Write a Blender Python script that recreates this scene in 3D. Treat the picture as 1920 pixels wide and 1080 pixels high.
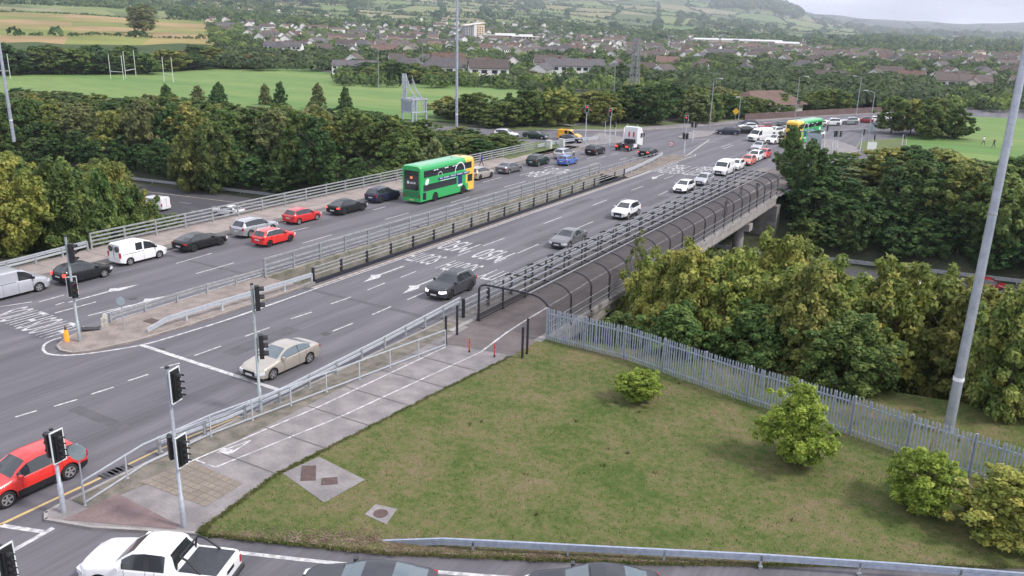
import bpy, math, random
import numpy as np
from mathutils import Vector, Matrix
for o in list(bpy.data.objects): bpy.data.objects.remove(o)
SC=bpy.context.scene; COL=SC.collection
R_=math.radians
# ------------------------------------------------------------------ camera, sky, sun, exposure
# world frame: X to the right of the bridge road, Y along the bridge road away from the camera, Z up, road surface at z=0
CF,CP,CR,CY,CH=1546.65,0.306108,-0.0274833,0.529823,19.154
def _cam():
    cp,sp=math.cos(CP),math.sin(CP); cr,sr=math.cos(CR),math.sin(CR)
    f=np.array([0,cp,-sp]); r=np.array([1.,0,0]); d=np.cross(f,r)
    r2=cr*r+sr*d; d2=-sr*r+cr*d
    c,s=math.cos(CY),math.sin(CY); Z=np.array([[c,-s,0],[s,c,0],[0,0,1]])
    return Z@r2,Z@d2,Z@f
_r,_d,_f=_cam()
def W(px,py,z=0.0):
    "ground point (at height z) seen at a pixel of the 1920x1080 photograph"
    v=_r*((px-960)/CF)+_d*((py-540)/CF)+_f
    t=(z-CH)/v[2]; return (v[0]*t,v[1]*t)
def pix(x,y,z):
    p=np.array([x,y,z-CH]); w=p@_f; return (960+CF*(p@_r)/w,540+CF*(p@_d)/w)
cd=bpy.data.cameras.new("camera"); cam=bpy.data.objects.new("camera",cd); COL.objects.link(cam); SC.camera=cam
cd.sensor_width=36; cd.lens=36*CF/1920; cd.clip_end=40000; cd.clip_start=.5
m=Matrix(((_r[0],-_d[0],-_f[0],0),(_r[1],-_d[1],-_f[1],0),(_r[2],-_d[2],-_f[2],CH),(0,0,0,1))); cam.matrix_world=m
SUN_EL,SUN_AZ=R_(48),R_(78)     # direction towards the sun: angle from +Y towards +X
sd=(math.sin(SUN_AZ)*math.cos(SUN_EL),math.cos(SUN_AZ)*math.cos(SUN_EL),math.sin(SUN_EL))
wd=bpy.data.worlds.new("World"); SC.world=wd; wd.use_nodes=True
nt=wd.node_tree; nt.nodes.clear()
def N(nt,t,**k):
    n=nt.nodes.new(t)
    for a,b in k.items(): setattr(n,a,b)
    return n
out=N(nt,'ShaderNodeOutputWorld'); bg=N(nt,'ShaderNodeBackground'); bg.inputs[1].default_value=.113
sky=N(nt,'ShaderNodeTexSky',sky_type='NISHITA'); sky.sun_disc=False; sky.sun_elevation=SUN_EL; sky.sun_rotation=SUN_AZ
sky.air_density=1.2; sky.dust_density=2.5
tc=N(nt,'ShaderNodeTexCoord'); mp=N(nt,'ShaderNodeMapping'); mp.inputs['Scale'].default_value=(1,1,5)
nz=N(nt,'ShaderNodeTexNoise'); nz.inputs['Scale'].default_value=2.6; nz.inputs['Detail'].default_value=7; nz.inputs['Roughness'].default_value=.55
rp=N(nt,'ShaderNodeValToRGB'); rp.color_ramp.elements[0].position=.33; rp.color_ramp.elements[0].color=(.5,.5,.5,1); rp.color_ramp.elements[1].position=.55; rp.color_ramp.elements[1].color=(1,1,1,1)
cr=N(nt,'ShaderNodeValToRGB'); cr.color_ramp.elements[0].position=.38; cr.color_ramp.elements[0].color=(6.8,7.0,8.3,1); cr.color_ramp.elements[1].position=.62; cr.color_ramp.elements[1].color=(9.4,9.5,10.2,1)
mx=N(nt,'ShaderNodeMixRGB')
L=nt.links.new
L(tc.outputs['Generated'],mp.inputs[0]); L(mp.outputs[0],nz.inputs['Vector']); L(nz.outputs[0],rp.inputs[0]); L(nz.outputs[0],cr.inputs[0])
L(rp.outputs[0],mx.inputs[0]); L(sky.outputs[0],mx.inputs[1]); L(cr.outputs[0],mx.inputs[2]); L(mx.outputs[0],bg.inputs[0]); L(bg.outputs[0],out.inputs[0])
sl=bpy.data.lights.new("sun","SUN"); sl.energy=2.6; sl.angle=R_(9); sl.color=(1,.95,.88)
so=bpy.data.objects.new("sun",sl); COL.objects.link(so); so.rotation_euler=Vector(sd).to_track_quat('Z','Y').to_euler(); so.location=(60,40,80)
SC.view_settings.view_transform='Standard'; SC.view_settings.look='None'; SC.view_settings.gamma=1; SC.view_settings.exposure=.56
SC.cycles.use_denoising=True; SC.cycles.max_bounces=6; SC.cycles.volume_bounces=0
# ------------------------------------------------------------------ helpers
def tag(o,label=None,cat=None,group=None,kind=None):
    if label: o['label']=label
    if cat: o['category']=cat
    if group: o['group']=group
    if kind: o['kind']=kind
    return o
def empty(name,loc=(0,0,0),rz=0,label=None,cat=None,group=None):
    o=bpy.data.objects.new(name,None); COL.objects.link(o); o.location=loc; o.rotation_euler=(0,0,rz); o.empty_display_size=.3
    return tag(o,label,cat,group)
def link(name,me,parent=None,loc=None):
    o=bpy.data.objects.new(name,me); COL.objects.link(o)
    if parent: o.parent=parent
    if loc is not None: o.location=loc
    return o
MATS={}
def mat(name,col,rough=.7,var=0.,scale=3.,col2=None,metal=0.,spec=.5,coat=0.,bump=0.,bscale=40.,world=True,emit=None,detail=6.,objrand=0.,stretch=None):
    "procedural material: base colour varied by noise in world (or object) space"
    if name in MATS: return MATS[name]
    m=bpy.data.materials.new(name); m.use_nodes=True; nt=m.node_tree; b=nt.nodes['Principled BSDF']
    b.inputs['Roughness'].default_value=rough; b.inputs['Metallic'].default_value=metal
    b.inputs['Specular IOR Level'].default_value=spec; b.inputs['Coat Weight'].default_value=coat; b.inputs['Coat Roughness'].default_value=.06
    L=nt.links.new
    c=(*col,1); b.inputs['Base Color'].default_value=c
    if world: g=N(nt,'ShaderNodeNewGeometry'); vec=g.outputs['Position']
    else: g=N(nt,'ShaderNodeTexCoord'); vec=g.outputs['Object']
    if stretch:
        mp=N(nt,'ShaderNodeMapping'); mp.inputs['Scale'].default_value=stretch; L(vec,mp.inputs[0]); vec2=mp.outputs[0]
    else: vec2=vec
    src=None
    if var or col2:
        n=N(nt,'ShaderNodeTexNoise'); n.inputs['Scale'].default_value=scale; n.inputs['Detail'].default_value=detail; L(vec2,n.inputs['Vector'])
        r=N(nt,'ShaderNodeValToRGB'); c2=col2 if col2 else tuple(x*(1+var) for x in col)
        c1=col if col2 else tuple(x*(1-var) for x in col)
        r.color_ramp.elements[0].position=.35; r.color_ramp.elements[0].color=(*c1,1); r.color_ramp.elements[1].position=.65; r.color_ramp.elements[1].color=(*c2,1)
        L(n.outputs[0],r.inputs[0]); src=r.outputs[0]
        if col2 and var:
            n2=N(nt,'ShaderNodeTexNoise'); n2.inputs['Scale'].default_value=scale*9; n2.inputs['Detail'].default_value=4; L(vec2,n2.inputs['Vector'])
            r2=N(nt,'ShaderNodeValToRGB'); r2.color_ramp.elements[0].position=.3; r2.color_ramp.elements[0].color=(1-var,)*3+(1,); r2.color_ramp.elements[1].position=.7; r2.color_ramp.elements[1].color=(1+var,)*3+(1,)
            mm=N(nt,'ShaderNodeMixRGB',blend_type='MULTIPLY'); mm.inputs[0].default_value=1; L(n2.outputs[0],r2.inputs[0]); L(src,mm.inputs[1]); L(r2.outputs[0],mm.inputs[2]); src=mm.outputs[0]
    if objrand:
        oi=N(nt,'ShaderNodeObjectInfo'); mr=N(nt,'ShaderNodeMapRange'); mr.inputs[3].default_value=1-objrand; mr.inputs[4].default_value=1+objrand
        L(oi.outputs['Random'],mr.inputs[0]); vm=N(nt,'ShaderNodeMixRGB',blend_type='MULTIPLY'); vm.inputs[0].default_value=1; vm.inputs[1].default_value=c
        if src: L(src,vm.inputs[1])
        L(mr.outputs[0],vm.inputs[2]); src=vm.outputs[0]
    if src: L(src,b.inputs['Base Color'])
    if bump:
        n=N(nt,'ShaderNodeTexNoise'); n.inputs['Scale'].default_value=bscale; n.inputs['Detail'].default_value=3; L(vec,n.inputs['Vector'])
        bp=N(nt,'ShaderNodeBump'); bp.inputs['Strength'].default_value=bump; bp.inputs['Distance'].default_value=.02; L(n.outputs[0],bp.inputs['Height']); L(bp.outputs[0],b.inputs['Normal'])
    if emit: b.inputs['Emission Color'].default_value=(*emit[:3],1); b.inputs['Emission Strength'].default_value=emit[3]
    MATS[name]=m; return m
class MB:
    "collects shapes and links them as ONE mesh object"
    def __init__(s): s.v=[];s.f=[];s.m=[];s.sm=[]
    def add(s,v,f,m=0,smooth=False):
        b=len(s.v); s.v+=[tuple(p) for p in v]; s.f+=[tuple(b+i for i in q) for q in f]; s.m+=[m]*len(f); s.sm+=[smooth]*len(f); return s
    def box(s,x0,x1,y0,y1,z0,z1,m=0,M=None):
        v=[(x,y,z) for z in (z0,z1) for y in (y0,y1) for x in (x0,x1)]
        if M is not None: v=[tuple(M@Vector(p)) for p in v]
        return s.add(v,[(0,2,3,1),(4,5,7,6),(0,1,5,4),(2,6,7,3),(0,4,6,2),(1,3,7,5)],m)
    def bar(s,a,b,w,h=None,m=0,up=(0,0,1)):
        "box-section bar from a to b, width w, height h"
        h=h or w; a=Vector(a);b=Vector(b); d=(b-a).normalized(); u=Vector(up)
        if abs(d.dot(u))>.98: u=Vector((1,0,0))
        x=d.cross(u).normalized(); u=x.cross(d)
        v=[]
        for p in (a,b):
            for sx,sy in ((-1,-1),(1,-1),(1,1),(-1,1)): v.append(p+x*(w/2*sx)+u*(h/2*sy))
        return s.add(v,[(0,1,2,3),(7,6,5,4),(0,4,5,1),(1,5,6,2),(2,6,7,3),(3,7,4,0)],m)
    def tube(s,pts,r,n=8,m=0,cap=True):
        pts=[Vector(p) for p in pts]; rs=r if isinstance(r,(list,tuple)) else [r]*len(pts); v=[];f=[]
        for i,p in enumerate(pts):
            d=(pts[min(i+1,len(pts)-1)]-pts[max(i-1,0)]).normalized(); u=Vector((0,0,1)) if abs(d.z)<.9 else Vector((1,0,0))
            x=d.cross(u).normalized(); y=d.cross(x)
            for k in range(n):
                a=2*math.pi*k/n; v.append(p+x*(rs[i]*math.cos(a))+y*(rs[i]*math.sin(a)))
        for i in range(len(pts)-1):
            for k in range(n): f.append((i*n+k,(i+1)*n+k,(i+1)*n+(k+1)%n,i*n+(k+1)%n))
        s.add(v,f,m,True)
        if cap: s.add(v[:n],[tuple(range(n))],m); s.add(v[-n:],[tuple(range(n))[::-1]],m)
        return s
    def prism(s,poly,z0,z1,m=0,mside=None,bottom=False):
        n=len(poly); a=sum(poly[i][0]*poly[(i+1)%n][1]-poly[(i+1)%n][0]*poly[i][1] for i in range(n))
        if a<0: poly=poly[::-1]
        v=[(x,y,z0) for x,y in poly]+[(x,y,z1) for x,y in poly]
        s.add(v,[tuple(range(n,2*n))],m); s.add(v,[(i,(i+1)%n,n+(i+1)%n,n+i) for i in range(n)],mside if mside is not None else m)
        if bottom: s.add(v,[tuple(range(n))[::-1]],m)
        return s
    def sheet(s,poly,z,m=0):
        n=len(poly); a=sum(poly[i][0]*poly[(i+1)%n][1]-poly[(i+1)%n][0]*poly[i][1] for i in range(n))
        if a<0: poly=poly[::-1]
        return s.add([(x,y,z) for x,y in poly],[tuple(range(n))],m)
    def mesh(s,name,mats):
        me=bpy.data.meshes.new(name); me.from_pydata(s.v,[],s.f); me.update()
        for k in (mats if isinstance(mats,(list,tuple)) else [mats]): me.materials.append(k)
        if len(s.f): me.polygons.foreach_set('material_index',s.m); me.polygons.foreach_set('use_smooth',s.sm)
        return me
    def build(s,name,mats,parent=None,loc=None): return link(name,s.mesh(name,mats),parent,loc)
def stroke(mb,pts,w,z,m=0,closed=False):
    "flat painted line of width w along pts"
    P=[Vector((p[0],p[1])) for p in pts]; n=len(P); l=[];r=[]
    for i in range(n):
        a=P[max(i-1,0)];b=P[min(i+1,n-1)]; d=(b-a).normalized(); q=Vector((-d.y,d.x))*(w/2)
        l.append(P[i]+q); r.append(P[i]-q)
    v=[(p.x,p.y,z) for p in l]+[(p.x,p.y,z) for p in r]
    mb.add(v,[(n+i,n+i+1,i+1,i) for i in range(n-1)],m)
# ------------------------------------------------------------------ materials
ASPH=mat('asphalt',(.088,.084,.096),.85,.14,.55,(.128,.122,.138),bump=.25,bscale=60,stretch=(1,.05,1))
nt=ASPH.node_tree; b=nt.nodes['Principled BSDF']; src=b.inputs['Base Color'].links[0].from_socket
g=N(nt,'ShaderNodeNewGeometry'); sx=N(nt,'ShaderNodeSeparateXYZ'); m1=N(nt,'ShaderNodeMath',operation='MULTIPLY'); m1.inputs[1].default_value=2*math.pi/1.87; m2=N(nt,'ShaderNodeMath',operation='COSINE'); m3=N(nt,'ShaderNodeMath',operation='MULTIPLY_ADD'); m3.inputs[1].default_value=.06; m3.inputs[2].default_value=.99
mm=N(nt,'ShaderNodeMixRGB',blend_type='MULTIPLY'); mm.inputs[0].default_value=1   # polished wheel tracks along the lanes
for a_,b_ in ((g.outputs['Position'],sx.inputs[0]),(sx.outputs[0],m1.inputs[0]),(m1.outputs[0],m2.inputs[0]),(m2.outputs[0],m3.inputs[0]),(m3.outputs[0],mm.inputs[2]),(src,mm.inputs[1]),(mm.outputs[0],b.inputs['Base Color'])): nt.links.new(a_,b_)
ASPH2=mat('asphalt_dark',(.045,.044,.05),.85,.1,.5,(.06,.058,.066),bump=.2,stretch=(.2,1,1))
PAINT=mat('white_road_paint',(.28,.275,.285),.7,.2,3.5,(.58,.565,.57))
YPAINT=mat('yellow_road_paint',(.55,.38,.13),.7,.2,3,(.42,.33,.18))
CREAM=mat('cream_road_paint',(.5,.42,.33),.75,.25,2,(.26,.22,.2))
CONC=mat('concrete',(.22,.205,.195),.85,.12,1.2,(.31,.29,.275),bump=.2)
CONCD=mat('concrete_stained',(.13,.125,.12),.9,.2,.8,(.26,.245,.22))
PAVE=mat('footway_concrete',(.16,.148,.15),.88,.12,1.,(.235,.215,.215),bump=.2)
PAVE2=mat('footway_brown',(.22,.185,.17),.88,.12,.7,(.29,.245,.225),bump=.2)
WALK=mat('walkway_tarmac',(.105,.088,.088),.88,.1,1.1,(.135,.115,.112),bump=.2)
BUFF=mat('buff_tactile_paving',(.175,.145,.115),.85,.2,1.5,(.22,.185,.15))
REDT=mat('red_tactile_paving',(.15,.105,.105),.85,.15,1.5,(.185,.135,.13))
GALV=mat('galvanised_steel',(.42,.45,.5),.45,.12,5,(.5,.53,.57),metal=.35)
GALVD=mat('weathered_galvanised',(.25,.26,.275),.6,.2,4,(.36,.37,.38),metal=.3)
PALE=mat('palisade_steel',(.27,.315,.40),.5,.1,5,(.36,.405,.49),metal=.3)
DARKST=mat('dark_painted_steel',(.02,.02,.03),.45,.2,4)
BLACK=mat('black_plastic',(.012,.012,.014),.5)
RUBBER=mat('rubber',(.018,.018,.019),.85)
RIM=mat('alloy_rim',(.5,.5,.52),.35,metal=.7)
RIMD=mat('dark_rim',(.05,.05,.055),.4,metal=.5)
def glassmat(name,c): return mat(name,c,.06,spec=.9)
GLASS=glassmat('car_glass',(.02,.024,.028)); GLASS2=glassmat('pale_car_glass',(.10,.13,.15))
LAMPW=mat('headlight_glass',(.6,.62,.65),.1,spec=.9); LAMPR=mat('tail_light_red',(.35,.015,.02),.2); LAMPRON=mat('lit_tail_light',(.5,.02,.02),.2,emit=(1,.06,.04,2.0)); LAMPON=mat('lit_headlight',(.9,.85,.85),.2,emit=(1,.9,.9,1.3))
PLATE=mat('number_plate',(.6,.6,.6),.5); RUST=mat('rusty_iron',(.085,.055,.05),.85,.25,8)
BARK=mat('bark',(.09,.07,.055),.9,.25,6,world=False)
WHITE=mat('white_render',(.72,.70,.68),.8,.05,.3,objrand=.12)
# ------------------------------------------------------------------ ground with the motorway cutting
def cutY(x): return 52+.16*(x+45),97+.16*(x+45)
def gz(x,y):
    n,f=cutY(x)
    if y<n-11 or y>f+13: return -.15
    if y<n: return -.15-6.9*(y-(n-11))/11
    if y<=f: return -7.05
    return -7.05+6.9*(y-f)/13
GRASSG=mat('rough_ground',(.032,.042,.02),.95,.25,.35,(.055,.058,.03),bump=.5,bscale=6)
def grid_ground():
    xs=list(np.arange(-330,150.1,2.5)); ys=list(np.arange(-70,330.1,2.5)); v=[];idx={}
    for j,y in enumerate(ys):
        for i,x in enumerate(xs): idx[i,j]=len(v); v.append((x,y,gz(x,y)+(random.uniform(-.05,.0) if not -75<x<5 else 0)))
    f=[]
    for j in range(len(ys)-1):
        for i in range(len(xs)-1):
            if math.hypot(xs[i],ys[j])<300: f.append((idx[i,j],idx[i+1,j],idx[i+1,j+1],idx[i,j+1]))
    mb=MB(); mb.add(v,f); o=mb.build('ground',GRASSG); tag(o,kind='structure')
random.seed(1); grid_ground()
# ------------------------------------------------------------------ roads, bridge, footways
def st(o): return tag(o,kind='structure')
mb=MB(); mb.sheet([(-66.2,43.1),(-65.6,31),(-95,20),(-95,-60),(20,-60),(20,43.1)],0.0)
road=st(mb.build('road',ASPH))
FARP=[(-66.2,104.1),(-66.0,127),(-80,125.8),(-140,121),(-140,131),(-95,136.5),(-80,141.5),(-72,150),(-58.4,168.4),(-43.5,209.4),(-29.6,239.8),(0,295),(60,380),(75,370),(20,285),(-8,232),(-13,195),(-2,175),(4,168),(0,160),(-14,152),(-22,135),(-22.8,104.1)]
mb=MB(); mb.sheet(FARP,0.0); far=st(mb.build('road',ASPH))
# two bridge decks
def deck(x0,x1,lab):
    t=tag(empty('road_bridge',(0,0,0)),lab,'bridge')
    mb=MB(); mb.box(x0,x1,43.0,104.2,-1.25,-.02,0); mb.box(x0+1.2,x1-1.2,43.0,104.2,-1.9,-1.25,1)
    mb.build('deck',[CONCD,CONCD],t)
    mb=MB(); mb.sheet([(x0+.3,43.1),(x1-.3,43.1),(x1-.3,104.1),(x0+.3,104.1)],0.0); mb.build('carriageway',ASPH,t)
    for k,y in enumerate((59,77.5,94.5)):
        for q in range(4):
            mb=MB(); xx=x0+1.6+(x1-x0-3.2)*q/3; y2=y+.16*(xx+26)
            mb.tube([(xx,y2,-7.6),(xx,y2,-2.6)],.62,14); mb.build('pier',CONC,t)
        mb=MB(); v=[]
        for xx in (x0+.5,x1-.3):
            y2=y+.16*(xx+26)
            v+=[(xx,y2-.7,-2.7),(xx,y2+.7,-2.7),(xx,y2+.7,-1.9),(xx,y2-.7,-1.9)]
        mb.add(v,[(0,1,2,3),(7,6,5,4),(0,4,5,1),(1,5,6,2),(2,6,7,3),(3,7,4,0)]); mb.build('crosshead',CONC,t)
    for y0,y1 in ((41.5,43.3),(103.9,105.6)):
        mb=MB(); mb.box(x0-.4,x1+.4,y0,y1,-8,-1.26); mb.build('abutment',CONCD,t)
    return t
dl=deck(-66.3,-47.3,'wide concrete road bridge deck carrying the queue of traffic and the green bus')
dr=deck(-43.7,-23.3,'concrete road bridge deck carrying the oncoming lanes and the caged walkway')
# edge beams
mb=MB(); mb.box(-23.6,-23.2,43.2,104.2,-1.05,.16); mb.box(-23.2,-23.05,43.2,104.2,-.25,.16); mb.build('edge_beam',CONC,dr)
mb=MB(); mb.box(-43.95,-43.55,43.0,104.2,-1.3,.14); mb.build('edge_beam',CONCD,dr)
mb=MB(); mb.box(-47.7,-47.25,43.0,104.2,-1.3,.2); mb.build('edge_beam',mat('mossy_concrete',(.12,.12,.085),.9,.2,.9,(.24,.22,.19)),dl)
mb=MB(); mb.box(-66.6,-66.2,43.0,104.2,-1.3,.2); mb.build('edge_beam',CONCD,dl)
# footways
def kerbed(name,poly,m,h=.12,kerb=.14,skip=()):
    mb=MB(); mb.prism(poly,-.05,h,0); o=st(mb.build(name,m))
    k=MB(); n=len(poly); 
    for i in range(n):
        if i in skip: continue
        a=Vector(poly[i]);b=Vector(poly[(i+1)%n]); d=(b-a).normalized(); q=Vector((-d.y,d.x))*kerb
        area=sum(poly[i][0]*poly[(i+1)%n][1]-poly[(i+1)%n][0]*poly[i][1] for i in range(n))
        if area<0: q=-q
        k.add([(a.x,a.y,h+.004),(b.x,b.y,h+.004),(b.x+q.x,b.y+q.y,h+.004),(a.x+q.x,a.y+q.y,h+.004)],[(0,1,2,3)])
    k.build('kerb',CONC,o); return o
LF=[(-60.5,23),(-60.5,125),(-62,127),(-65.8,127),(-66.0,115),(-66.1,90),(-66.1,51),(-65.8,41),(-65.2,33.8),(-65,23)]
fl=kerbed('footway',LF,PAVE2,skip=(1,2,3,4,5,6,7,8))
k=MB(); stroke(k,[(-62.6,25),(-62.6,126)],.09,.128); stroke(k,[(-61.2,25),(-61.2,126)],1.1,.1265,1)
for y in np.arange(26,125,4.6): stroke(k,[(-65,y),(-61,y)],.05,.1285,2)
k.build('footway_line',[mat('faded_line',(.36,.33,.28),.8),mat('dark_channel',(.13,.12,.115),.9,.2,1.5),mat('joint_dark',(.1,.09,.085),.9)],fl)
RF=[(-30.6,43.0),(-30.6,16.3),(-30.5,15.4),(-30.0,15.1),(-28,15.75),(-24.15,17.75),(-24.3,18.3),(-24.9,22.5),(-24.7,25.3),(-24.1,33),(-23.4,40.1),(-23.4,43.0)]
fr=kerbed('footway',RF,PAVE,skip=(5,6,7,8,9,10,11))
# overlays on the right footway
o=MB(); o.sheet([(-30.4,43),(-28.75,43),(-28.75,20),(-29.3,16.5),(-30.4,16.5)],.128,0); o.build('gravel_margin',mat('gravel_margin',(.10,.095,.075),.95,.25,1.6,(.19,.165,.14),bump=.6,bscale=30),fr)
def pxs(pts,z): return [W(a,b,z) for a,b in pts]
o=MB(); o.sheet(pxs([(360,865),(455,907),(386,950),(262,903)],.12),.132); o.build('tactile_paving',BUFF,fr)
o=MB(); o.sheet(pxs([(222,926),(335,985),(330,992),(120,975)],.12),.132); o.build('tactile_paving',REDT,fr)
o=MB()
A=pxs([(360,865),(455,907),(386,950),(262,903)],.12)
for k in range(1,9):
    t=k/9; a=[A[0][i]*(1-t)+A[1][i]*t for i in(0,1)]; b=[A[3][i]*(1-t)+A[2][i]*t for i in(0,1)]; stroke(o,[a,b],.035,.136)
for k in range(1,6):
    t=k/6; a=[A[0][i]*(1-t)+A[3][i]*t for i in(0,1)]; b=[A[1][i]*(1-t)+A[2][i]*t for i in(0,1)]; stroke(o,[a,b],.035,.137)
for y in np.arange(22.5,39.5,2.9): stroke(o,[(-28.7,y),(-24.0,y+.1)],.06,.137)
stroke(o,[(-28.3,39.55),(-23.2,40.4)],.09,.138)
o.build('paving_joint',mat('joint_dark2',(.125,.113,.108),.9),fr)
o=MB(); o.sheet([(-28.3,39.6),(-23.25,40.4),(-23.3,43.6),(-28.4,43.6)],.131); wk1=o.build('tarmac_path',WALK,fr)
# walkway on the bridge
mb=MB(); mb.box(-28.9,-23.3,43.05,125,-.02,.125); wk=st(mb.build('footway',WALK))
k=MB(); k.box(-29.05,-28.7,41.5,104,.0,.2); k.build('kerb',CONC,wk)
k=MB(); stroke(k,[W(903,659,.13),W(948,625,.13),W(985,601,.13),W(1020.5,580,.13),(-26.3,56),(-26.2,120)],.13,.1395); k.build('white_line',PAINT,wk)
k=MB(); stroke(k,[W(835,651,.12),W(600,762,.12),W(340,873,.12)],.1,.1345)
stroke(k,[W(902,660,.12),W(640,781,.12),W(403,877,.12)],.1,.1345); stroke(k,[W(403,876,.12),W(389,871,.12)],.1,.1348); stroke(k,[W(384,869,.12),W(368,863,.12)],.1,.1348)
tri=[W(407,849,.12),W(427,854,.12),W(470,826,.12)]; stroke(k,[tri[0],tri[2]],.1,.1347); stroke(k,[tri[2],tri[1]],.1,.1348); 
k.sheet([tri[0],tri[1],W(438,844,.12),W(418,839.5,.12)],.1351); k.build('white_line',PAINT,fr)
# right-hand verge of the far side and margin between carriageway and walkway
mb=MB(); mb.box(-30.6,-29.05,43.05,125,-.02,.13); st(mb.build('verge_strip',mat('verge_strip',(.12,.11,.105),.9,.2,2,(.2,.185,.17))))
# median islands
MI=[(-48.2,43.2),(-48.2,29.6),(-48.1,28.0),(-47.7,26.9),(-47.0,26.0),(-46.1,25.7),(-45.2,25.9),(-44.6,26.8),(-43.9,29.3),(-43.55,33),(-43.5,43.2)]
mi=kerbed('traffic_island',MI,mat('island_concrete',(.17,.14,.125),.9,.2,1.1,(.255,.215,.195)),skip=(10,))
FI=[(-48.2,104),(-48.2,118),(-46.9,126.5),(-45.6,129.2),(-44.3,130.2),(-43.2,128.5),(-43.2,104)]
kerbed('traffic_island',FI,mat('island_soil',(.12,.10,.085),.95,.2,.8,(.2,.165,.14)),skip=(6,))
for poly in ([W(a,b) for a,b in [(1190,262),(1125,250),(1100,262),(1060,275),(1000,283),(990,300),(1020,292),(1100,275),(1160,268)]],):
    kerbed('traffic_island',poly,PAVE)
G2=mat('mown_grass',(.075,.10,.028),.95,.2,.5,(.10,.125,.04),bump=.4,bscale=8)
mb=MB(); mb.prism([W(a,b) for a,b in [(915,288),(945,268),(1040,268),(1055,276),(985,292),(955,300)]],-.1,.14); tag(st(mb.build('grass_verge',G2)))
mb=MB(); mb.prism([(-66,151),(-57.5,170),(-43,211),(-29,241),(0,297),(-12,297),(-46,243),(-62,200),(-78,160),(-84,143),(-76,145)],-.1,.12); st(mb.build('footway',PAVE))
mb=MB(); mb.prism([W(a,b) for a,b in [(1225,237),(1180,242),(1130,244),(1095,243),(945,245),(945,239),(1130,236),(1225,230),(1450,218),(1455,221)]],-.1,.16); st(mb.build('grass_verge',G2))
# islands on the far right
for poly in ([(1480,262),(1530,262),(1560,262),(1600,275),(1620,282),(1580,292),(1530,300),(1490,296)],[(1655,262),(1612,266),(1604,278),(1640,300),(1700,300),(1700,262)],[(1300,246),(1345,247),(1330,255),(1285,262),(1270,258)]):
    kerbed('traffic_island',[W(a,b) for a,b in poly],G2 if poly[0][0]==1655 else PAVE)
# ------------------------------------------------------------------ painted markings
k=MB(); z=.0045
def dashes(x,ys,ln,w=.11,m=0):
    for y in ys: stroke(k,[(x,y),(x,y+ln)],w,z,m)
def mk(px_pairs,w=.12,m=0):
    for a,b in px_pairs: stroke(k,[W(*a),W(*b)],w,z,m)
mk([((459.3,630.7),(505,614.3)),((364,667),(414,649)),((545,598),(585,585)),((620,570),(658,557)),((689,543.7),(722,530.5)),((751.7,520),(780,508.7)),((859,479),(882.5,470)),((906,461),(946.7,446.2)),((1020,419.3),(1053.3,406.7)),((1111.7,385),(1137.7,375)),((1184,357),(1206,349)),((1245,335.5),(1262,329.5)),((1295,317),(1309,312.5))])
mk([((624,621),(662,606)),((698,590),(733.3,574.7)),((763.7,562),(794.7,548.7)),((926.7,493.3),(949.7,483.3)),((970,475),(1010,457.7)),((1080,429),(1111.7,415.7)),((1235,365.8),(1253,357.5)),((1322,325),(1340,318)),((455,694),(495,678))])
mk([((368,513),(439,492.7)),((567.7,456),(622.7,440)),((721.7,411.7),(766.7,399)),((845,380),(880,369)),((945,350.8),(985.8,339.7)),((1163,299.5),(1175,296)),((1105,309),(1120,305)),((1180,313),(1192,309.5)),((1045,325),(1065,319))])
mk([((330,494),(397,475)),((545.7,434),(579.3,425.7)),((700,394),(722.5,387.5)),((905,341.7),(940,332.5)),((1100,298),(1117,293)),((1125,295),(1135,292)),((1147,290),(1158,287.5)),((1186,295),(1200,291.5)),((1020,315),(1040,310)),((1205,289),(1222,286))])
mk([((103,587),(180,566)),((165,592),(245,572)),((104,572),(120,567)),((73,566),(120,553)),((1300,262),(1345,260)),((1310,268),(1350,266)),((1352,276),(1370,270)),((1356,279),(1376,272))],.14)
mk([((240,714),(278,702)),((171,739),(213,726)),((101,762),(145,749)),((29,782),(69,770)),((300,690),(337,681))],.13)
stroke(k,[(-42.62,33.5),(-42.62,122.5)],.12,z); stroke(k,[(-42.95,43.5),(-42.95,112)],.22,z,1)
# loop round the island tip
loop=[W(*p) for p in [(115,633),(100,637),(86,644),(81,652),(84,660),(98,665),(130,666),(180,661),(265,647),(330,629),(440,595),(520,567),(600,538)]]; 
def smooth(P,n=4):
    out=[]
    for i in range(len(P)-1):
        p0=P[max(i-1,0)];p1=P[i];p2=P[i+1];p3=P[min(i+2,len(P)-1)]
        for q in range(n):
            t=q/n; out.append(tuple(.5*((2*p1[c])+(-p0[c]+p2[c])*t+(2*p0[c]-5*p1[c]+4*p2[c]-p3[c])*t*t+(-p0[c]+3*p1[c]-3*p2[c]+p3[c])*t**3) for c in range(len(p1))))
    out.append(tuple(P[-1])); return out
stroke(k,smooth(loop),.16,z*1.6)
loop=[W(*p) for p in [(1185,333),(1230,316),(1290,296),(1302,293),(1304,290),(1296,289),(1285,291)]]; stroke(k,smooth(loop),.14,z*1.6)
stroke(k,[W(265,647),W(522,731)],.3,z*2.2)          # stop line
stroke(k,[(-60.2,33),(-60.2,124)],.12,z,1); stroke(k,[(-48.55,31),(-48.55,104)],.1,z,0)
stroke(k,[W(0,984),W(100,937),W(189,896)],.16,z,2); stroke(k,[W(236,873),W(300,842),W(450,780)],.14,z,2); stroke(k,[W(560,731),W(850,597)],.1,z,1)
mk([((0,985),(80,997)),((25,1032),(100,990))],.22)
stroke(k,smooth([W(*p) for p in [(448,1036),(620,1055),(860,1076),(1000,1087),(1300,1115)]]),.2,z)
stroke(k,[W(0,575),W(60,566)],.12,z)
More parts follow.
